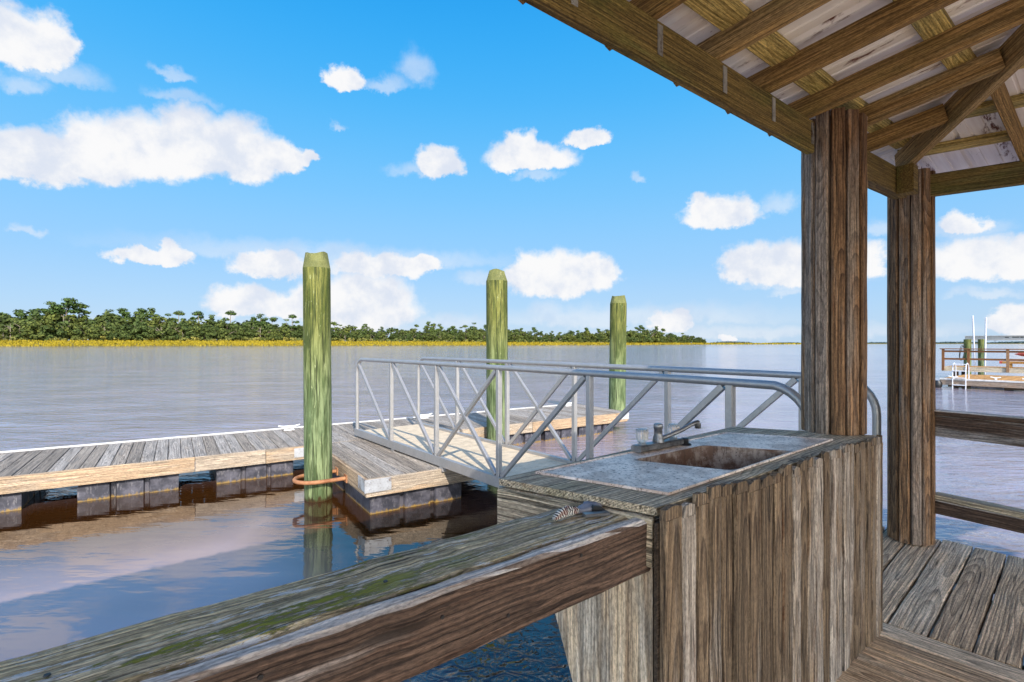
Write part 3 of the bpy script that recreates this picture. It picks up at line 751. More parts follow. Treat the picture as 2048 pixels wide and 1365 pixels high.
# iron hoop round the pile, bolted to the platform side
pc = V(((637-CX)/F*6.22, 6.22, 0)); hz = ZD-.155
hp = MB(); a0 = D(FU0-.04, 0, 0); uu = pc.dot(UD); nn = pc.dot(ND); rad = .24
pts = [D(FU0-.04, nn-.21, hz)]
for k in range(13):
    t = math.pi/2+math.pi*k/12; pts.append(D(uu+rad*math.cos(t)*1.05-.02, nn-rad*math.sin(t)*.92, hz))
pts.append(D(FU0-.04, nn+.21, hz))
hp.tube(pts, .024, 10)
for s in (-.21, .21): hp.box(D(FU0-.045, nn+s, hz), UD*.012, ND*.12, UP*.09)
hp.build('pile_hoop', m_rust, fin)

# ------------------------------------------------------------------ gangway
gw = thing('gangway', GN(3.66, 4.4, 0), 'pale aluminium gangway with crossed truss handrails leading to the floating dock', 'gangway')
ZB = CZ-1.455; ZT = CZ-.245
SN = [7.86, 6.63, 5.39, 4.14, 2.90, 1.69]
for side, us in ((0, 3.12), (1, 4.2)):
    s_in = U1*(1 if side == 0 else -1)
    n_end = .95; r_ = .2
    pts = [GN(us, SN[0], ZB+.10), GN(us, SN[0], ZT-.22)]
    for k in range(1, 7):
        a = math.pi/2*k/6; pts.append(GN(us, SN[0]-r_*(1-math.cos(a)), ZT-.2+r_*math.sin(a)*.98))
    pts += [GN(us, 6, ZT), GN(us, 4, ZT), GN(us, 2, ZT), GN(us, 1.46, ZT-.004)]
    for k in range(1, 9):
        a = math.pi/2*k/8; pts.append(GN(us, 1.46-.25*math.sin(a), ZT-.25*(1-math.cos(a))))
    pts.append(GN(us, 1.21, ZB+.12))
    h = MB(); h.tube(pts, .027, 12); h.build('handrail', m_alu, gw)
    c = MB(); c.board(GN(us, SN[0]+.06, ZB+.055), GN(us, 1.25, ZB+.055), UP*.11, U1*.05, ch=.004); c.build('stringer', m_alu, gw)
    for n in SN[1:]:
        p = MB(); p.board(GN(us, n, ZB+.11), GN(us, n, ZT-.02), N1*.05, U1*.05, ch=.005); p.build('post', m_alu, gw)
    def brace(n0, z0, n1, z1):
        b = MB(); a = GN(us, n0, z0); e = GN(us, n1, z1); d = (e-a).normalized(); b.board(a, e, d.cross(U1)*.045, U1*.036, ch=.004); b.build('brace', m_alu, gw)
    lo, hi = ZB+.12, ZT-.03
    brace(SN[0]-.05, hi-.04, SN[1]+.04, lo); brace(SN[1]-.05, hi, SN[2]+.05, lo); brace(SN[2]-.05, hi, SN[3]+.05, lo)
    b = MB(); a = GN(us, SN[2]-.05, lo); e = GN(us, SN[3]+.05, hi); d = (e-a).normalized()
    mid = (a+e)/2
    b.board(a, mid-d*.03, d.cross(U1)*.045, U1*.036, ch=.004); b.board(mid+d*.03, e, d.cross(U1)*.045, U1*.036, ch=.004); b.build('brace', m_alu, gw)
    brace(SN[3]-.05, lo, SN[4]+.05, hi); brace(SN[4]-.05, lo, SN[5]+.05, hi)
    for n in (6.55, 5.25, 3.2):
        k = MB(); k.box(GN(us, n, ZB-.022), N1*.07, U1*.05, UP*.042); k.box(GN(us, n, ZB-.045), N1*.10, U1*.06, UP*.008); k.build('bracket', m_alu, gw)
t_ = MB(); n = 1.25
while n < SN[0]:
    w = min(.152, SN[0]-n); t_.box(GN(3.66, n+w/2, ZB+.06), U1*1.02, N1*(w-.004), UP*.03); n += w
t_.build('deck_panels', m_tread, gw)
x = MB()
for n in SN: x.box(GN(3.66, n, ZB+.02), U1*1.02, N1*.05, UP*.04)
x.build('cross_members', m_alu, gw)

# ------------------------------------------------------------------ pier deck
def dz(p):   # slightly uneven old deck
    return CZ-1.352+.04*max(0., p.dot(PD)-2.95)
def PQ(u, n, d=0.):
    p = PD*u+QD*n; return p+UP*(dz(p)+d)
deck = thing('pier_deck', PQ(3.4, .4, -.3), 'weathered grey plank deck of the pier at bottom right', 'deck')
mb = MB(); n = 1.28
while n > -3.4:
    w = .147; e = rng.uniform(-.012, .012)
    mb.board(PQ(3.0, n-w/2, -.018), PQ(4.36+e, n-w/2, -.018+rng.uniform(-.003, .003)), QD*w, UP*.036, ch=.006, seg=10, jit=.0022); n -= .155
mb.build('decking', w_deck, deck)
mb = MB(); u = 2.995
while u > -2.6:
    w = .138; n1_ = .70 if u < 2.86 else .74
    mb.board(PQ(u-w/2, -3.4, -.018), PQ(u-w/2, n1_, -.018+rng.uniform(-.002, .002)), PD*w, UP*.036, ch=.006, seg=10, jit=.0018); u -= .145
mb.build('border_boards', w_deck, deck)
mb = MB(); n = -3.42
while n > -13:
    mb.board(PQ(-2.6, n-.07, -.018), PQ(4.36, n-.07, -.018), QD*.14, UP*.036, ch=.004); n -= .147
mb.build('bounce_boards', w_bounce, deck)  # unseen pale boards added behind the camera to bounce sunlight into the pavilion
j = MB()
j.board(PQ(4.30, 1.25, -.14), PQ(4.30, -3.4, -.14), UP*.19, PD*.04); j.board(PQ(3.02, 1.24, -.14), PQ(4.28, 1.24, -.14), UP*.19, QD*.04)
for u in (3.1, 3.7): j.board(PQ(u, 1.2, -.14), PQ(u, -3.4, -.14), UP*.19, PD*.04)
for n in (.66, 0., -.8, -1.6, -2.4): j.board(PQ(2.98, n, -.14), PQ(-2.6, n, -.14), UP*.19, QD*.04)
j.build('joists', w_dark, deck)
pp = MB()
for (u, n) in ((3.0, .45), (4.1, .9), (4.1, -1.2), (1.2, .1), (-.6, .1)):
    q = PD*u+QD*n; pp.lathe(q+UP*-1.4, [(.13, 0), (.13, CZ-1.352-.24+1.4)], 14)
pp.build('support_piles', w_dark, deck)

# ------------------------------------------------------------------ pavilion
pav = thing('pavilion', G(1.5, 0, -1.352), 'open wooden pavilion with two plank-clad columns and rust-spotted white metal roof', 'pavilion')
def lift(u): return .05*min(1., max(0., (u-2.9)/1.6))
def HP(u, m): return 1.065+.2525*(1.06-m)+lift(u)
def hip_m(u): return 1.06-(4.22-u)/1.48
def hip_u(m): return 4.22-1.48*(1.06-m)
def HP2(u): return HP(u, hip_m(u))
MR = -.92                                      # ridge
def column(cx, cy, z0, z1, seed, Rr, name='column'):
    c = MB(); n = 12; r = random.Random(seed); a0 = r.uniform(0, .5)
    for i in range(n):
        a = a0+2*math.pi*i/n; q = V((math.cos(a), math.sin(a), 0)); e = V((-q.y, q.x, 0))
        p = V((cx, cy, 0))+q*(Rr-.018+r.uniform(-.003, .003))
        c.board(p+UP*(z0+r.uniform(0, .006)), p+UP*(z1-r.uniform(0, .03)), e*(Rr*.43+r.uniform(-.003, .001)), q*.036, ch=.006, seg=14, jit=.0012, rn=r.random())
    o = c.build(name, w_col, pav)
    k = MB(); k.lathe((cx, cy, z0), [(Rr-.045, 0), (Rr-.045, z1-z0-.02)], 16); k.build('core', w_dark, o)
    return o
ZC = CZ-.442
c1 = V((1.622, 2.585, 0)); c2 = V((2.654, 3.41, 0))
column(c1.x, c1.y, ZC-.002, CZ+1.14, 3, .137)
col2 = column(c2.x, c2.y, dz(c2)-.002, CZ+1.13, 8, .125)
nl_ = MB(); nl_.tube([A(1808, 366, 3.24), A(1815, 363, 3.2)], .009, 8); nl_.build('bolt', m_rust, col2)
# beams
def beam(name, a, b, w, t, mat=w_beam):
    m_ = MB(); m_.board(a, b, w, t, ch=.006, seg=8, jit=.001); return m_.build(name, mat, pav)
NB1 = V((-.622, .783, 0))
def bm(u, h): return U1*u+M1*1.065+UP*(CZ+h)
b1 = beam('front_beam', bm(-2.4, .99), bm(2.90, .985), UP*.15, NB1*.04)
b1b = beam('front_beam', bm(-2.4, 1.025)+NB1*.042, bm(2.98, 1.015)+NB1*.042, UP*.10, NB1*.036)
beam('front_beam', bm(3.2, .980), bm(4.28, 1.02), UP*.165, NB1*.075)
b2 = beam('side_beam', G(4.40, 1.0, 1.018), G(4.40, -3.0, 1.018), UP*.14, U1*.05)
blk = MB(); blk.box(bm(4.10, 1.0)-NB1*.085, U1*.09, NB1*.085, UP*.17); blk.build('block', w_beam, pav)
beam('back_beam', G(-2.4, -2.9, .985), G(4.4, -2.9, .985), UP*.165, NB1*.06)
# rafters of the front slope
RU = [1.675+.398*k for k in range(-10, 0)]+[1.675, 2.08, 2.475, 2.872, 3.27, 3.67]
for u in RU:
    mt = max(MR, hip_m(u)+.03); hb = .05
    a = G(u, 1.245, HP(u, 1.245)+hb+.012); b = G(u, mt, HP(u, mt)+hb)
    d = (b-a).normalized(); s = U1-d*U1.dot(d); s.normalize()
    r_ = MB(); r_.board(a, b, d.cross(s)*.10, s*.040, ch=.004, seg=8, jit=.0008); ro = r_.build('rafter', w_roof, pav)
    if u < 2.9:
        st = MB(); st.box(bm(u+.004, .995)-NB1*.0225, U1*.026, NB1*.003, UP*.10); st.build('strap', m_strap, ro)
for u in RU:   # back slope
    if u > 3.2: continue
    a = G(u, 2*MR-1.245, HP(u, 1.245)+.05); b = G(u, MR-.03, HP(u, MR)+.05); d = (b-a).normalized(); s = (U1-d*U1.dot(d)).normalized()
    r_ = MB(); r_.board(a, b, d.cross(s)*.10, s*.04); r_.build('rafter', w_roof, pav)
# hip, ridge, jack rafters of the side slope
a = G(4.20, 1.045, HP(4.22, 1.06)+.03); b = G(hip_u(MR), MR, HP(hip_u(MR), MR)+.035)
d = (b-a).normalized(); s = d.cross(UP).normalized()
h_ = MB(); h_.board(a, b, s.cross(d)*.14, s*.048, ch=.005, seg=8, jit=.001); h_.build('hip_rafter', w_roof, pav)
h_ = MB(); h_.board(G(-2.4, MR, HP(0, MR)+.05), G(hip_u(MR), MR, HP(0, MR)+.05), UP*.13, M1*.04); h_.build('ridge_board', w_roof, pav)
for m_ in (.50, .10, -.30, -.70):
    uh = hip_u(m_)+.03; a = G(5.0, m_, HP2(5.0)+.053); b = G(uh, m_, HP2(uh)+.05)
    d = (b-a).normalized(); s = (M1-d*M1.dot(d)).normalized()
    r_ = MB(); r_.board(a, b, d.cross(s)*.10, s*.04, ch=.004, seg=6, jit=.0008); r_.build('rafter', w_roof, pav)
# purlins
for m_ in (1.0, .585, .17, -.245, -.66):
    ue = hip_u(m_)-.02; q = MB(); last = None
    us = [-2.4, 2.9, ue] if ue > 2.9 else [-2.4, ue]
    for ua, ub in zip(us, us[1:]):
        q.board(G(ua, m_, HP(ua, m_)+.120), G(ub, m_, HP(ub, m_)+.120), (M1*1.-UP*.2525)*.092, UP*.036, ch=.004, seg=5, jit=.001)
    q.build('purlin', w_purlin, pav)
    q = MB(); q.board(G(-2.4, 2*MR-m_, HP(0, m_)+.120), G(3.4, 2*MR-m_, HP(0, m_)+.120), M1*.09, UP*.036); q.build('purlin', w_purlin, pav)
for u in (4.27, 3.87, 3.47):
    q = MB(); q.board(G(u, hip_m(u)-.03, HP2(u)+.118), G(u, -2.6, HP2(u)+.118), (U1-UP*.17)*.085, UP*.034, ch=.004, seg=5, jit=.001); q.build('purlin', w_purlin, pav)
# roof sheets: ribs run down the slope
def ribs(a, b):
    out = []; s = a
    while s < b:
        for ds, h in ((0, 0), (.065, 0), (.068, .006), (.08, .006), (.083, 0), (.14, 0), (.143, .006), (.155, .006), (.158, 0), (.205, 0), (.215, .022), (.235, .022), (.245, 0)):
            if s+ds < b: out.append((s+ds, h))
        s += .245
    return out
SH_ = .142
def sheet(rows, name):
    """rows: list of (top point, eave point, coordinate); doubled into a thin sheet"""
    s = MB(); n = len(rows); seg = 6
    for off in (0, .004):
        vs = []; gs = []
        for top, eav, c in rows:
            for k in range(seg+1):
                p = top+(eav-top)*(k/seg); vs.append(p+UP*off); gs.append(((eav-top).length*k/seg, c, off))
        w_ = seg+1
        fs = [(i*w_+k, (i+1)*w_+k, (i+1)*w_+k+1, i*w_+k+1) for i in range(n-1) for k in range(seg)]
        s.add(vs, fs if off else [f[::-1] for f in fs], gs, .5)
    return s.build(name, m_roof, pav)
rows = []
for u, h in ribs(-2.45, 4.62):
    mt = max(MR, hip_m(u)); 
    if mt > 1.31: continue
    mt -= .04; rows.append((G(u, mt, HP(u, mt)+SH_+h), G(u, 1.33+.0, HP(u, 1.33)+SH_+h), u))
sheet(rows, 'roof_sheet')
rows = [(G(u, MR, HP(0, MR)+SH_+h), G(u, 2*MR-1.33, HP(0, 1.33)+SH_+h), u) for u, h in ribs(-2.45, 4.3)]
sheet(rows, 'roof_sheet')
rows = []
for m_, h in ribs(MR*1., 1.28):
    u0 = hip_u(m_)-.05; rows.append((G(u0, m_, HP2(u0)+SH_+h), G(5.1, m_, HP2(5.1)+SH_+h), m_+5))
sheet(rows, 'roof_sheet')
rows = []
for m_, h in ribs(-2.9, MR):
    u0 = hip_u(MR); rows.append((G(u0, m_, HP2(u0)+SH_+h), G(5.1, m_, HP2(5.1)+SH_+h), m_+5))
sheet(rows, 'roof_sheet')

# ------------------------------------------------------------------ railings
fl = W(1315, 1033, .4735); rd = U1.copy(); rn_ = N1.copy()
rail = thing('deck_railing', fl-rd*1.2-UP*.9, 'broad two-board rail, mossy at its left end, running into the sink cabinet', 'railing')
m1 = MB(); a = fl-rd*2.6; b = fl+rd*.050; g_ = .0
m1.board(a+rn_*.020-UP*.073, b+rn_*.020-UP*.073, UP*.146, rn_*.040, ch=.008, seg=40, jit=.0022, rn=.5); m1.build('face_board', w_railface, rail)
m1 = MB(); m1.board(a+rn_*(.138+g_)-UP*.021, b+rn_*(.138+g_)-UP*.021, rn_*.182, UP*.040, ch=.010, seg=44, jit=.0024, rn=.6); m1.build('cap_board', w_railtop, rail)
for s, o_ in ((.30, -.03), (.68, -.05), (.52, -.10), (1.0, -.035)):
    m1 = MB(); m1.lathe(fl-rd*s+UP*o_-rn_*.0005, [(.0045, 0), (.004, .002)], 8, axis=-rn_); m1.build('nail_head', m_black, rail)
for s, o_ in ((.75, .10), (1.25, .13)):
    m1 = MB(); m1.lathe(fl-rd*s+rn_*o_+UP*.0015, [(.005, 0), (.004, .002)], 8); m1.build('nail_head', m_black, rail)

m1 = MB()
for s in (1.9, ): m1.board(fl-rd*s+rn_*.1-UP*1.3, fl-rd*s+rn_*.1-UP*.05, rd*.09, rn_*.09)
m1.build('post', w_dark, rail)
RD = V((.52, -.854, 0)); RQ = V((.854, .52, 0))
p0 = V((2.745, 3.30, 0))
sr = thing('side_railing', p0+UP*(CZ-1.3), 'dark brown two-tier rail fixed to the far column on the right', 'railing')
def srb(name, d0, d1, th, off, mat, cap=None):
    m_ = MB(); h = d1-d0; a = p0+RD*-.02+RQ*off+UP*(CZ-(d0+d1)/2); b = a+RD*3.2
    m_.board(a, b, UP*h, RQ*th, ch=.005, seg=14, jit=.0015); return m_.build(name, mat, sr)
srb('upper_board', .462, .600, .04, .02, w_railface); srb('lower_board', 1.012, 1.10, .04, .02, w_railface)
def cap(name, drop, w, off, th, mat):
    m_ = MB(); a = p0+RD*-.03+RQ*off+UP*(CZ-drop-th/2); m_.board(a, a+RD*3.2, RQ*w, UP*th, ch=.006, seg=16, jit=.002); return m_.build(name, mat, sr)
cap('upper_cap', .430, .09, .03, .032, w_railface); cap('lower_cap', .975, .09, .04, .036, w_grey)

# ------------------------------------------------------------------ sink cabinet
cab = thing('sink_cabinet', W(1500, 950, .442)-UP*.9, 'weathered plank fish-cleaning cabinet with a stained steel sink and faucet', 'sink cabinet')
T = .442
FLc, BLc, BRc, REc = W(1313, 1016, T), W(998, 957.5, T), W(1466, 854, T), W(1756, 871.5, T)
A_, B_, C_, D_ = W(1260, 923, T), W(1406, 892, T), W(1590, 904, T), W(1467, 945, T)   # basin opening
top = MB()
def slab(mb, quad, th, rn): mb.poly(quad, UP*-th, rn, (U1, N1, UP))
# wooden top as four pieces around the sink hole
slab(top, [FLc, BLc, A_, D_], .022, .4); slab(top, [BLc, BRc, B_, A_], .022, .41); slab(top, [BRc, REc, C_, B_], .022, .42); slab(top, [REc, FLc, D_, C_], .022, .43)
top.build('countertop', w_grey, cab)
LB, LF, RF, RB = W(1069, 948, T), W(1337, 992, T), W(1667, 881.5, T), W(1451, 867.5, T)
rim = MB()
out_ = [LB, LF, RF, RB]; inn = [A_, D_, C_, B_]
cen = sum(out_, V())/4; cin = sum(inn, V())/4
z1 = UP*.008; z2 = UP*.004
inn2 = [cin+(p-cin)*.97+z2 for p in inn]; o1 = [p+UP*.001 for p in out_]; o2 = [cen+(p-cen)*.992+z1 for p in out_]; o3 = [cen+(p-cen)*.965+z2 for p in out_]
vs = o1+o2+o3+inn2; fs = []
for r0 in (0, 4, 8):
    for i in range(4):
        jx = (i+1) % 4; fs.append((r0+i, r0+jx, r0+4+jx, r0+4+i))
rim.add(vs, fs, vs, .5)
sinko = rim.build('sink', m_steel, cab)
def rounded(quad, r, n=5):
    out = []
    for i in range(4):
        p = quad[i]; a = (quad[i-1]-p).normalized(); b = (quad[(i+1) % 4]-p).normalized()
        for k in range(n+1):
            t = k/n; out.append(p+a*r*(1-t)**2+b*r*t**2)
    return out
bs = MB(); qt = inn2; loops = []
for zd, scl in ((.0, 1.), (-.02, .985), (-.14, .95), (-.165, .90), (-.175, .6)):
    loops.append([p+UP*zd for p in rounded([cin+(p-cin)*scl+z2*0 for p in [cin+(p-cin)*.97+z2 for p in inn]], .045*scl)])
n = len(loops[0]); vs = [p for l in loops for p in l]
fs = [(k*n+i, k*n+(i+1) % n, k*n+n+(i+1) % n, k*n+n+i) for k in range(len(loops)-1) for i in range(n)]+[tuple((len(loops)-1)*n+i for i in range(n))]
bs.add(vs, fs, vs, .5, True)
# small corner fillets between the square opening and the rounded basin
for i in range(4):
    l = loops[0][i*6:(i+1)*6]; bs.add([inn2[i]+UP*.0003]+[p+UP*.0003 for p in l], [tuple(range(7))], [inn2[i]]+l, .5)
bs.build('basin', m_basin, sinko)
# faucet
fa, fb_ = W(1276, 907.5, T)+UP*.006, W(1354, 892, T)+UP*.006; fd = (fb_-fa).normalized(); fp = fd.cross(UP)
fm = MB(); fm.board(fa-fd*.012+UP*.014, fb_+fd*.012+UP*.014, fp*.052, UP*.026, ch=.010, seg=2)
mid = (fa+fb_)/2
fm.lathe(mid+UP*.026, [(.024, 0), (.021, .02), (.017, .03), (.017, .055), (.019, .056), (.019, .072), (.016, .076)], 18)
fo = fm.build('faucet', m_chrome, cab)
for p in (fa+fd*.025, fb_-fd*.025):
    k = MB(); k.lathe(p+UP*.026, [(.020, 0), (.014, .006), (.014, .014)], 16); k.lathe(p+UP*.04, [(.018, 0), (.023, .006), (.025, .03), (.025, .042), (.020, .050), (.010, .051)], 24, flute=.05); k.build('handle', m_glass, fo)
e1 = A(1392, 848.5, 2.2); sp = MB()
s0 = mid+UP*.034; sdir = (e1-s0)
sp.tube([s0, s0+sdir*.3, s0+sdir*.62, s0+sdir*.85+UP*.006, s0+sdir+UP*.006, s0+sdir*1.06+UP*.002], [.011, .0095, .009, .009, .010, .011], 12)
sp.lathe(s0+sdir*1.05+UP*-.022, [(.011, 0), (.013, .003), (.013, .024)], 14); sp.build('spout', m_chrome, fo)
kb = MB(); kp = W(1369, 891.5, T)+UP*.004; kb.lathe(kp, [(.030, 0), (.026, .006), (.017, .009), (.017, .026), (.014, .029)], 18); kb.build('sprayer_cap', m_black, fo)
# plank front
pf = MB(); ra = W(1316, 1015, .43); rb = W(1754, 868.5, .43); ra.z = rb.z = 0
fd_ = (rb-ra); L = fd_.length; fd_.normalize(); fo_ = V((fd_.y, -fd_.x, 0)); s = 0.; rp = random.Random(12)
while s < L-.02:
    w = rp.choice([.062, .07, .078, .088, .066]);
    if s+w > L: w = L-s
    big = abs(s-1.16) < .05
    th = .022+rp.uniform(-.003, .005)
    zt = CZ-.428+rp.uniform(-.010, .014)+(.0 if s > .05 else -.005); c0 = ra+fd_*(s+w/2)+fo_*(th/2+rp.uniform(-.003, .003)); rnv = rp.random()
    pf.board(c0+UP*(CZ-1.362), c0+UP*(zt-.035), fd_*(w-.0085), fo_*th, ch=.006, seg=10, jit=.0016, rn=rnv)
    # dog-eared worn top end
    hw = (w-.0085)/2; a = c0+UP*(zt-.035); e = rp.uniform(.72, .92)
    pts = [a-fd_*hw, a+fd_*hw, a+fd_*hw*e+UP*rp.uniform(.024, .034), a+fd_*rp.uniform(-.2, .2)*hw+UP*.035, a-fd_*hw*e+UP*rp.uniform(.024, .034)]
    pf.poly([p-fo_*(th/2-.002) for p in pts], fo_*(th-.004), rnv, (UP, fd_, fo_))
    s += w+(.012 if big else .0)
pf.build('plank_front', w_plank, cab)
bk = MB(); bk.poly([ra+UP*(CZ-1.36)-fo_*.012, rb+UP*(CZ-1.36)-fo_*.012, rb+UP*(CZ-.474)-fo_*.012, ra+UP*(CZ-.474)-fo_*.012], fo_*.010, .3, (U1, UP, N1)); bk.build('backing', w_dark, cab)
# tapered end panel and upper end board
ed = BLc-FLc; ed.z = 0; eL = ed.length; ed.normalize(); eo = V((-ed.y, ed.x, 0))
if eo.dot(V((-1, -1, 0))) < 0: eo = -eo
e0 = V((FLc.x, FLc.y, CZ))
def ep(t, d, o=0.): return e0+ed*(eL*t)-UP*d+eo*o
ev = MB(); ev.poly([ep(0.02, .47), ep(.97, .47), ep(.97, .62), ep(.70, .66), ep(.595, .824), ep(.48, 1.01), ep(.28, 1.36), ep(.02, 1.36)], eo*-.018, .5, (UP, ed, eo)); ev.build('end_panel', w_panel, cab)
eb = MB(); eb.board(ep(.01, .535, .010), ep(.985, .535, .010), UP*.13, eo*.018, ch=.005, seg=8, jit=.0015); eb.build('end_board', w_grey, cab)
bp = MB(); bl = BLc-eo*-.0; bp.poly([BLc-UP*.03, BRc-UP*.03, BRc-UP*.5, BLc-UP*.5], (FLc-BLc).normalized()*.02, .4, (U1, UP, N1)); bp.build('back_panel', w_grey, cab)
pr = MB(); q = BLc+(FLc-BLc).normalized()*.02; pr.board(V((q.x+.02, q.y+.03, CZ-.66)), V((q.x+.02, q.y+.03, CZ-.475)), U1*.06, N1*.06, seg=3); pr.build('support_post', w_panel, cab)

# ------------------------------------------------------------------ litter on the rail
rc = W(1140, 1036, .4735); rag = thing('rag', rc, 'crumpled grey cloth with a striped cuff lying on the rail', 'rag')
def crumple(c, dirv, L, w, h, nseg, seed, gx=0.):
    mb = MB(); r = random.Random(seed); side = UP.cross(dirv).normalized(); n = 14; vs = []; gs = []
    for k in range(nseg+1):
        t = k/nseg; env = math.sin(math.pi*(.08+.84*t))**.6
        for i in range(n):
            a = 2*math.pi*i/n; p = V((t*4, math.cos(a), math.sin(a)+seed)); nn = 1+.45*mnoise.noise(p*1.7)+.2*mnoise.noise(p*4)
            q = c+dirv*(L*t)+side*(math.cos(a)*w*env*nn/2)+UP*(max(0.001, (math.sin(a)*.5+.5)*h*env*nn))
            vs.append(q); gs.append((L*t+gx, math.cos(a)*w/2, math.sin(a)*h/2))
    fs = [(k*n+i, k*n+(i+1) % n, k*n+n+(i+1) % n, k*n+n+i) for k in range(nseg) for i in range(n)]+[tuple(range(n-1, -1, -1)), tuple(nseg*n+i for i in range(n))]
    mb.add(vs, fs, gs, .5, True); return mb
rdv = (W(1200, 1014, .4735)-W(1108, 1044, .4735)); Lr = rdv.length; rdv.normalize()
b0 = W(1108, 1044, .4735)+UP*.002
crumple(b0, rdv, Lr*.52, .030, .026, 16, 3).build('striped_cuff', m_stripe, rag)
crumple(b0+rdv*Lr*.45, rdv, Lr*.58, .046, .017, 16, 5).build('cloth', m_rag, rag)
t0, t1 = W(1168, 1036, .4735), W(1216, 1030, .4735)
tl = thing('clip', (t0+t1)/2, 'small black and grey plastic clip lying beside the rag', 'clip')
td = (t1-t0); tL = td.length; td.normalize(); ts = UP.cross(td)
k = MB(); k.board(t0+UP*.007, t1+UP*.005, ts*.022, UP*.009, ch=.003, seg=2); k.build('bar', m_chrome, tl)
k = MB(); q0 = t0+td*tL*.45+ts*.02; k.poly([q0+UP*.002, q0+td*.05+UP*.002, q0+td*.03+UP*.018, q0+td*.008+UP*.022], ts*.012, .5); k.build('jaw', m_black, tl)

# ------------------------------------------------------------------ neighbour's landing on the right
E1 = U1.copy(); E2 = -N1
C0 = V((18.35, 21.9, 0)); ZN = CZ-1.486
def NP(a, b, z): return C0+E1*a+E2*b+UP*z
nf = thing('swim_float', NP(2.5, 4, 0), 'floating platform with orange-brown boards and white edge, out on the water at right', 'dock')
mb = MB(); b_ = 0.
while b_ < 8: mb.board(NP(0.02, b_+.07, ZN-.02), NP(4.6, b_+.07, ZN-.02), E2*.138, UP*.04, ch=.004); b_ += .145
mb.build('decking', w_honey, nf)
f = MB(); f.board(NP(-.02, 0, ZN-.16), NP(-.02, 8, ZN-.16), UP*.21, E1*.04, seg=4, jit=.003); f.build('fascia_board', w_col, nf)
f = MB(); f.board(NP(0, -.02, ZN-.16), NP(4.6, -.02, ZN-.16), UP*.21, E2*.04, seg=4, jit=.003); f.build('fascia_board', w_grey, nf)
f = MB(); f.board(NP(-.03, -.03, ZN-.02), NP(-.03, 8, ZN-.02), E1*.05, UP*.07, ch=.01); f.build('rub_strip', m_strip, nf)
for a in (.9, 2.5, 3.4, 5.0, 6.6):
    f = MB(); f.box(NP(1.2, a+.55, .0), E1*2.2, E2*1.0, UP*.28, ch=.03); f.build('float', m_float, nf)
f = MB(); f.box(NP(2.3, 4, .09), E1*4.3, E2*7.6, UP*.1); f.build('joists', w_dark, nf)
f = MB(); f.lathe(NP(-.08, -.1, -.02), [(.12, 0), (.16, .08), (.16, .22), (.10, .32)], 14); f.build('corner_bumper', m_black, nf)
for a, b in ((.25, .35), (.8, 1.6), (.35, 2.6)):
    f = MB(); p = NP(a, b, ZN); f.tube([p+E2*-.16+UP*.09, p+UP*.06, p+E2*.16+UP*.09], .022, 8); f.lathe(p, [(.05, 0), (.03, .06)], 8); f.build('cleat', m_cleat, nf)
ld = MB()
lad = thing('swim_ladder', NP(-.05, .6, ZN), 'white metal swim ladder hooked on the edge of the far float', 'ladder')
for b in (.40, .82):
    q = MB(); q.tube([NP(.45, b, ZN), NP(.45, b, ZN+.45), NP(.38, b, ZN+.60), NP(.2, b, ZN+.66), NP(-.02, b, ZN+.60), NP(-.09, b, ZN+.40), NP(-.11, b, -.05)], .021, 8); q.build('side_rail', m_pvc, lad)
for z in (ZN+.62, ZN+.34, ZN+.05, ZN-.25):
    q = MB(); q.box(NP(-.10, .61, z), E2*.40, E1*.06, UP*.035); q.build('rung', m_pvc, lad)
# fixed pier behind it
P0 = V((23.55, 28.0, 0))
def FP(a, b, d): return P0+E1*a+E2*b+UP*(CZ-d)
fpier = thing('distant_pier', FP(1, 4, 1.4), 'fixed wooden pier with brown post-and-rail fence beyond the far float', 'pier')
for b in (.02, 1.07, 2.58, 4.1, 5.6, 7.1):
    q = MB(); q.board(FP(0, b, 1.46), FP(0, b, .29), E2*.11, E1*.1); q.build('post', w_brown, fpier)
q = MB(); q.board(FP(0, -.12, .29), FP(0, 8, .29), E1*.15, UP*.05); q.build('top_rail', w_brown, fpier)
q = MB(); q.board(FP(0, 0, .42), FP(0, 8, .42), E1*.04, UP*.10); q.build('upper_rail', w_brown, fpier)
q = MB(); q.board(FP(0, 0, .83), FP(0, 8, .83), E1*.04, UP*.10); q.build('middle_rail', w_brown, fpier)
q = MB(); q.board(FP(.04, -.05, 1.37), FP(.04, 8, 1.37), UP*.24, E1*.06); q.build('fascia_board', w_grey, fpier)
q = MB()
for i in range(16): q.board(FP(.1+.145*i, 0, 1.28), FP(.1+.145*i, 8, 1.28), E1*.138, UP*.04)
q.build('decking', w_honey, fpier)
q = MB()
for b in (.5, 3.5, 6.5):
    for a in (.3, 2.2): q.lathe(FP(a, b, 3.4), [(.12, 0), (.12, 1.95)], 10)
q.build('support_piles', w_dark, fpier)
bn = thing('bench', FP(.7, 3.6, 1.26), 'low wooden bench with a red end behind the distant pier fence', 'bench')
q = MB(); q.board(FP(.7, 2.3, .98), FP(.7, 5.2, .98), E1*.32, UP*.12); q.build('seat', w_honey, bn)
q = MB(); q.box(FP(.7, 2.24, .98), E2*.1, E1*.33, UP*.13); q.build('end_cap', m_red, bn)
for b in (2.6, 4.9):
    q = MB(); q.box(FP(.7, b, 1.15), E2*.1, E1*.28, UP*.22); q.build('leg', w_honey, bn)
bx = MB(); bx.box(FP(.8, 3.55, .80), E2*.5, E1*.4, UP*.22, ch=.02); tag(bx.build('box', m_blue), 'small blue box on the bench at the right edge', 'box')
lf = thing('boat_lift', FP(3, 3, 1.3), 'white aluminium boat lift beam resting on two green piles', 'boat lift')
def LP(b, d, a=3.4): return FP(a, b, d)
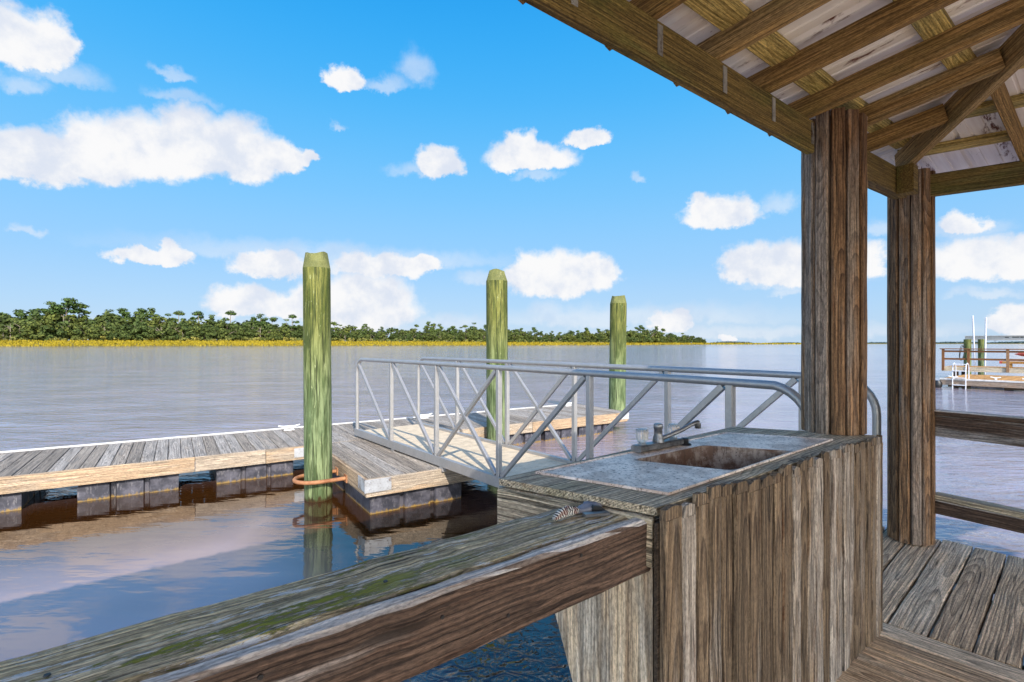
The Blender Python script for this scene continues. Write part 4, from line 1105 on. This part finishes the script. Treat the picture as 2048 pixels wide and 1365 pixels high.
for px_, w in ((1935, .36), (1964, .36)):
    Yp = 30.6 if px_ < 1950 else 29.6; q = MB(); q.lathe((((px_-CX)/F*Yp), Yp, -1.5), [(w/2, 0), (w/2, CZ+.25+1.5)], 14); q.build('pile', m_pile, lf)
ba = A(1930, 677.3, 30.8); bb = ba+E2*9; bb.z = ba.z
q = MB(); q.board(ba+UP*.06, bb+UP*.06, UP*.10, E1*.06); q.board(ba+UP*.135, bb+UP*.135, E1*.22, UP*.04); q.board(ba-UP*.10, bb-UP*.10, E1*.24, UP*.05); q.board(ba-UP*.03, bb-UP*.03, UP*.09, E1*.06); q.build('beam', m_alu, lf)
q = MB()
for s, l in ((1.75, .17), (2.05, .30), (2.38, .25)): q.box(ba+E2*(s+l/2)-E1*.034+UP*.05, E2*l, E1*.004, UP*.05)
q.build('maker_mark', m_black, lf)
q = MB()
for s in (.55, .62, 1.3, 1.36): q.tube([ba+E2*s-UP*.1, ba+E2*s-UP*(.42 if s < 1 else .3)], .007, 5)
q.build('cables', m_black, lf)
for tx, ty, bx_, Yp, lb in ((1945.5, 634, 1950, 29.8, 'leaning white plastic guide pole, left of the two beside the boat lift'), (1972, 637.6, 1970, 29.0, 'upright white plastic guide pole, right of the two beside the boat lift')):
    q = MB(); t1 = A(tx, ty, Yp); b1_ = A(bx_, 733, Yp); q.tube([b1_-UP*1.2, b1_, t1], .042, 10); q.lathe(t1, [(.043, 0), (.04, .05), (.02, .07)], 10); tag(q.build('guide_pole', m_pvc), lb, 'pole', 'white guide poles')
hs_ = MB(); pts = []
for i in range(40):
    t = i/39*4*math.pi; pts.append(A(1923+5*math.sin(t*.93)+.4*i/10, 706+15*math.cos(t), 27.6))
hs_.tube(pts, .015, 6); tag(hs_.build('hose', m_black), 'thin black hose looped over the distant pier fence', 'hose')
ky = MB(); kc = FP(2.4, 4.2, .62); vs = []
for i in range(13):
    t = i/12; e = math.sin(math.pi*t)**.5
    for j_ in range(8):
        a = 2*math.pi*j_/8; vs.append(kc+E2*((t-.5)*3.4)+E1*(math.cos(a)*.36*e)+UP*(math.sin(a)*.2*e+.05))
ky.add(vs, [(i*8+j_, i*8+(j_+1) % 8, i*8+8+(j_+1) % 8, i*8+8+j_) for i in range(12) for j_ in range(8)], vs, .5, True)
kyt = thing('kayak', kc-UP*.6, 'orange-pink overturned kayak at the right edge on the distant pier', 'kayak')
ky.build('hull', m_red, kyt)
for s in (-.9, .9):
    q = MB(); q.box(kc+E2*s-UP*.38, E2*.08, E1*.6, UP*.5); q.build('rack', w_brown, kyt)
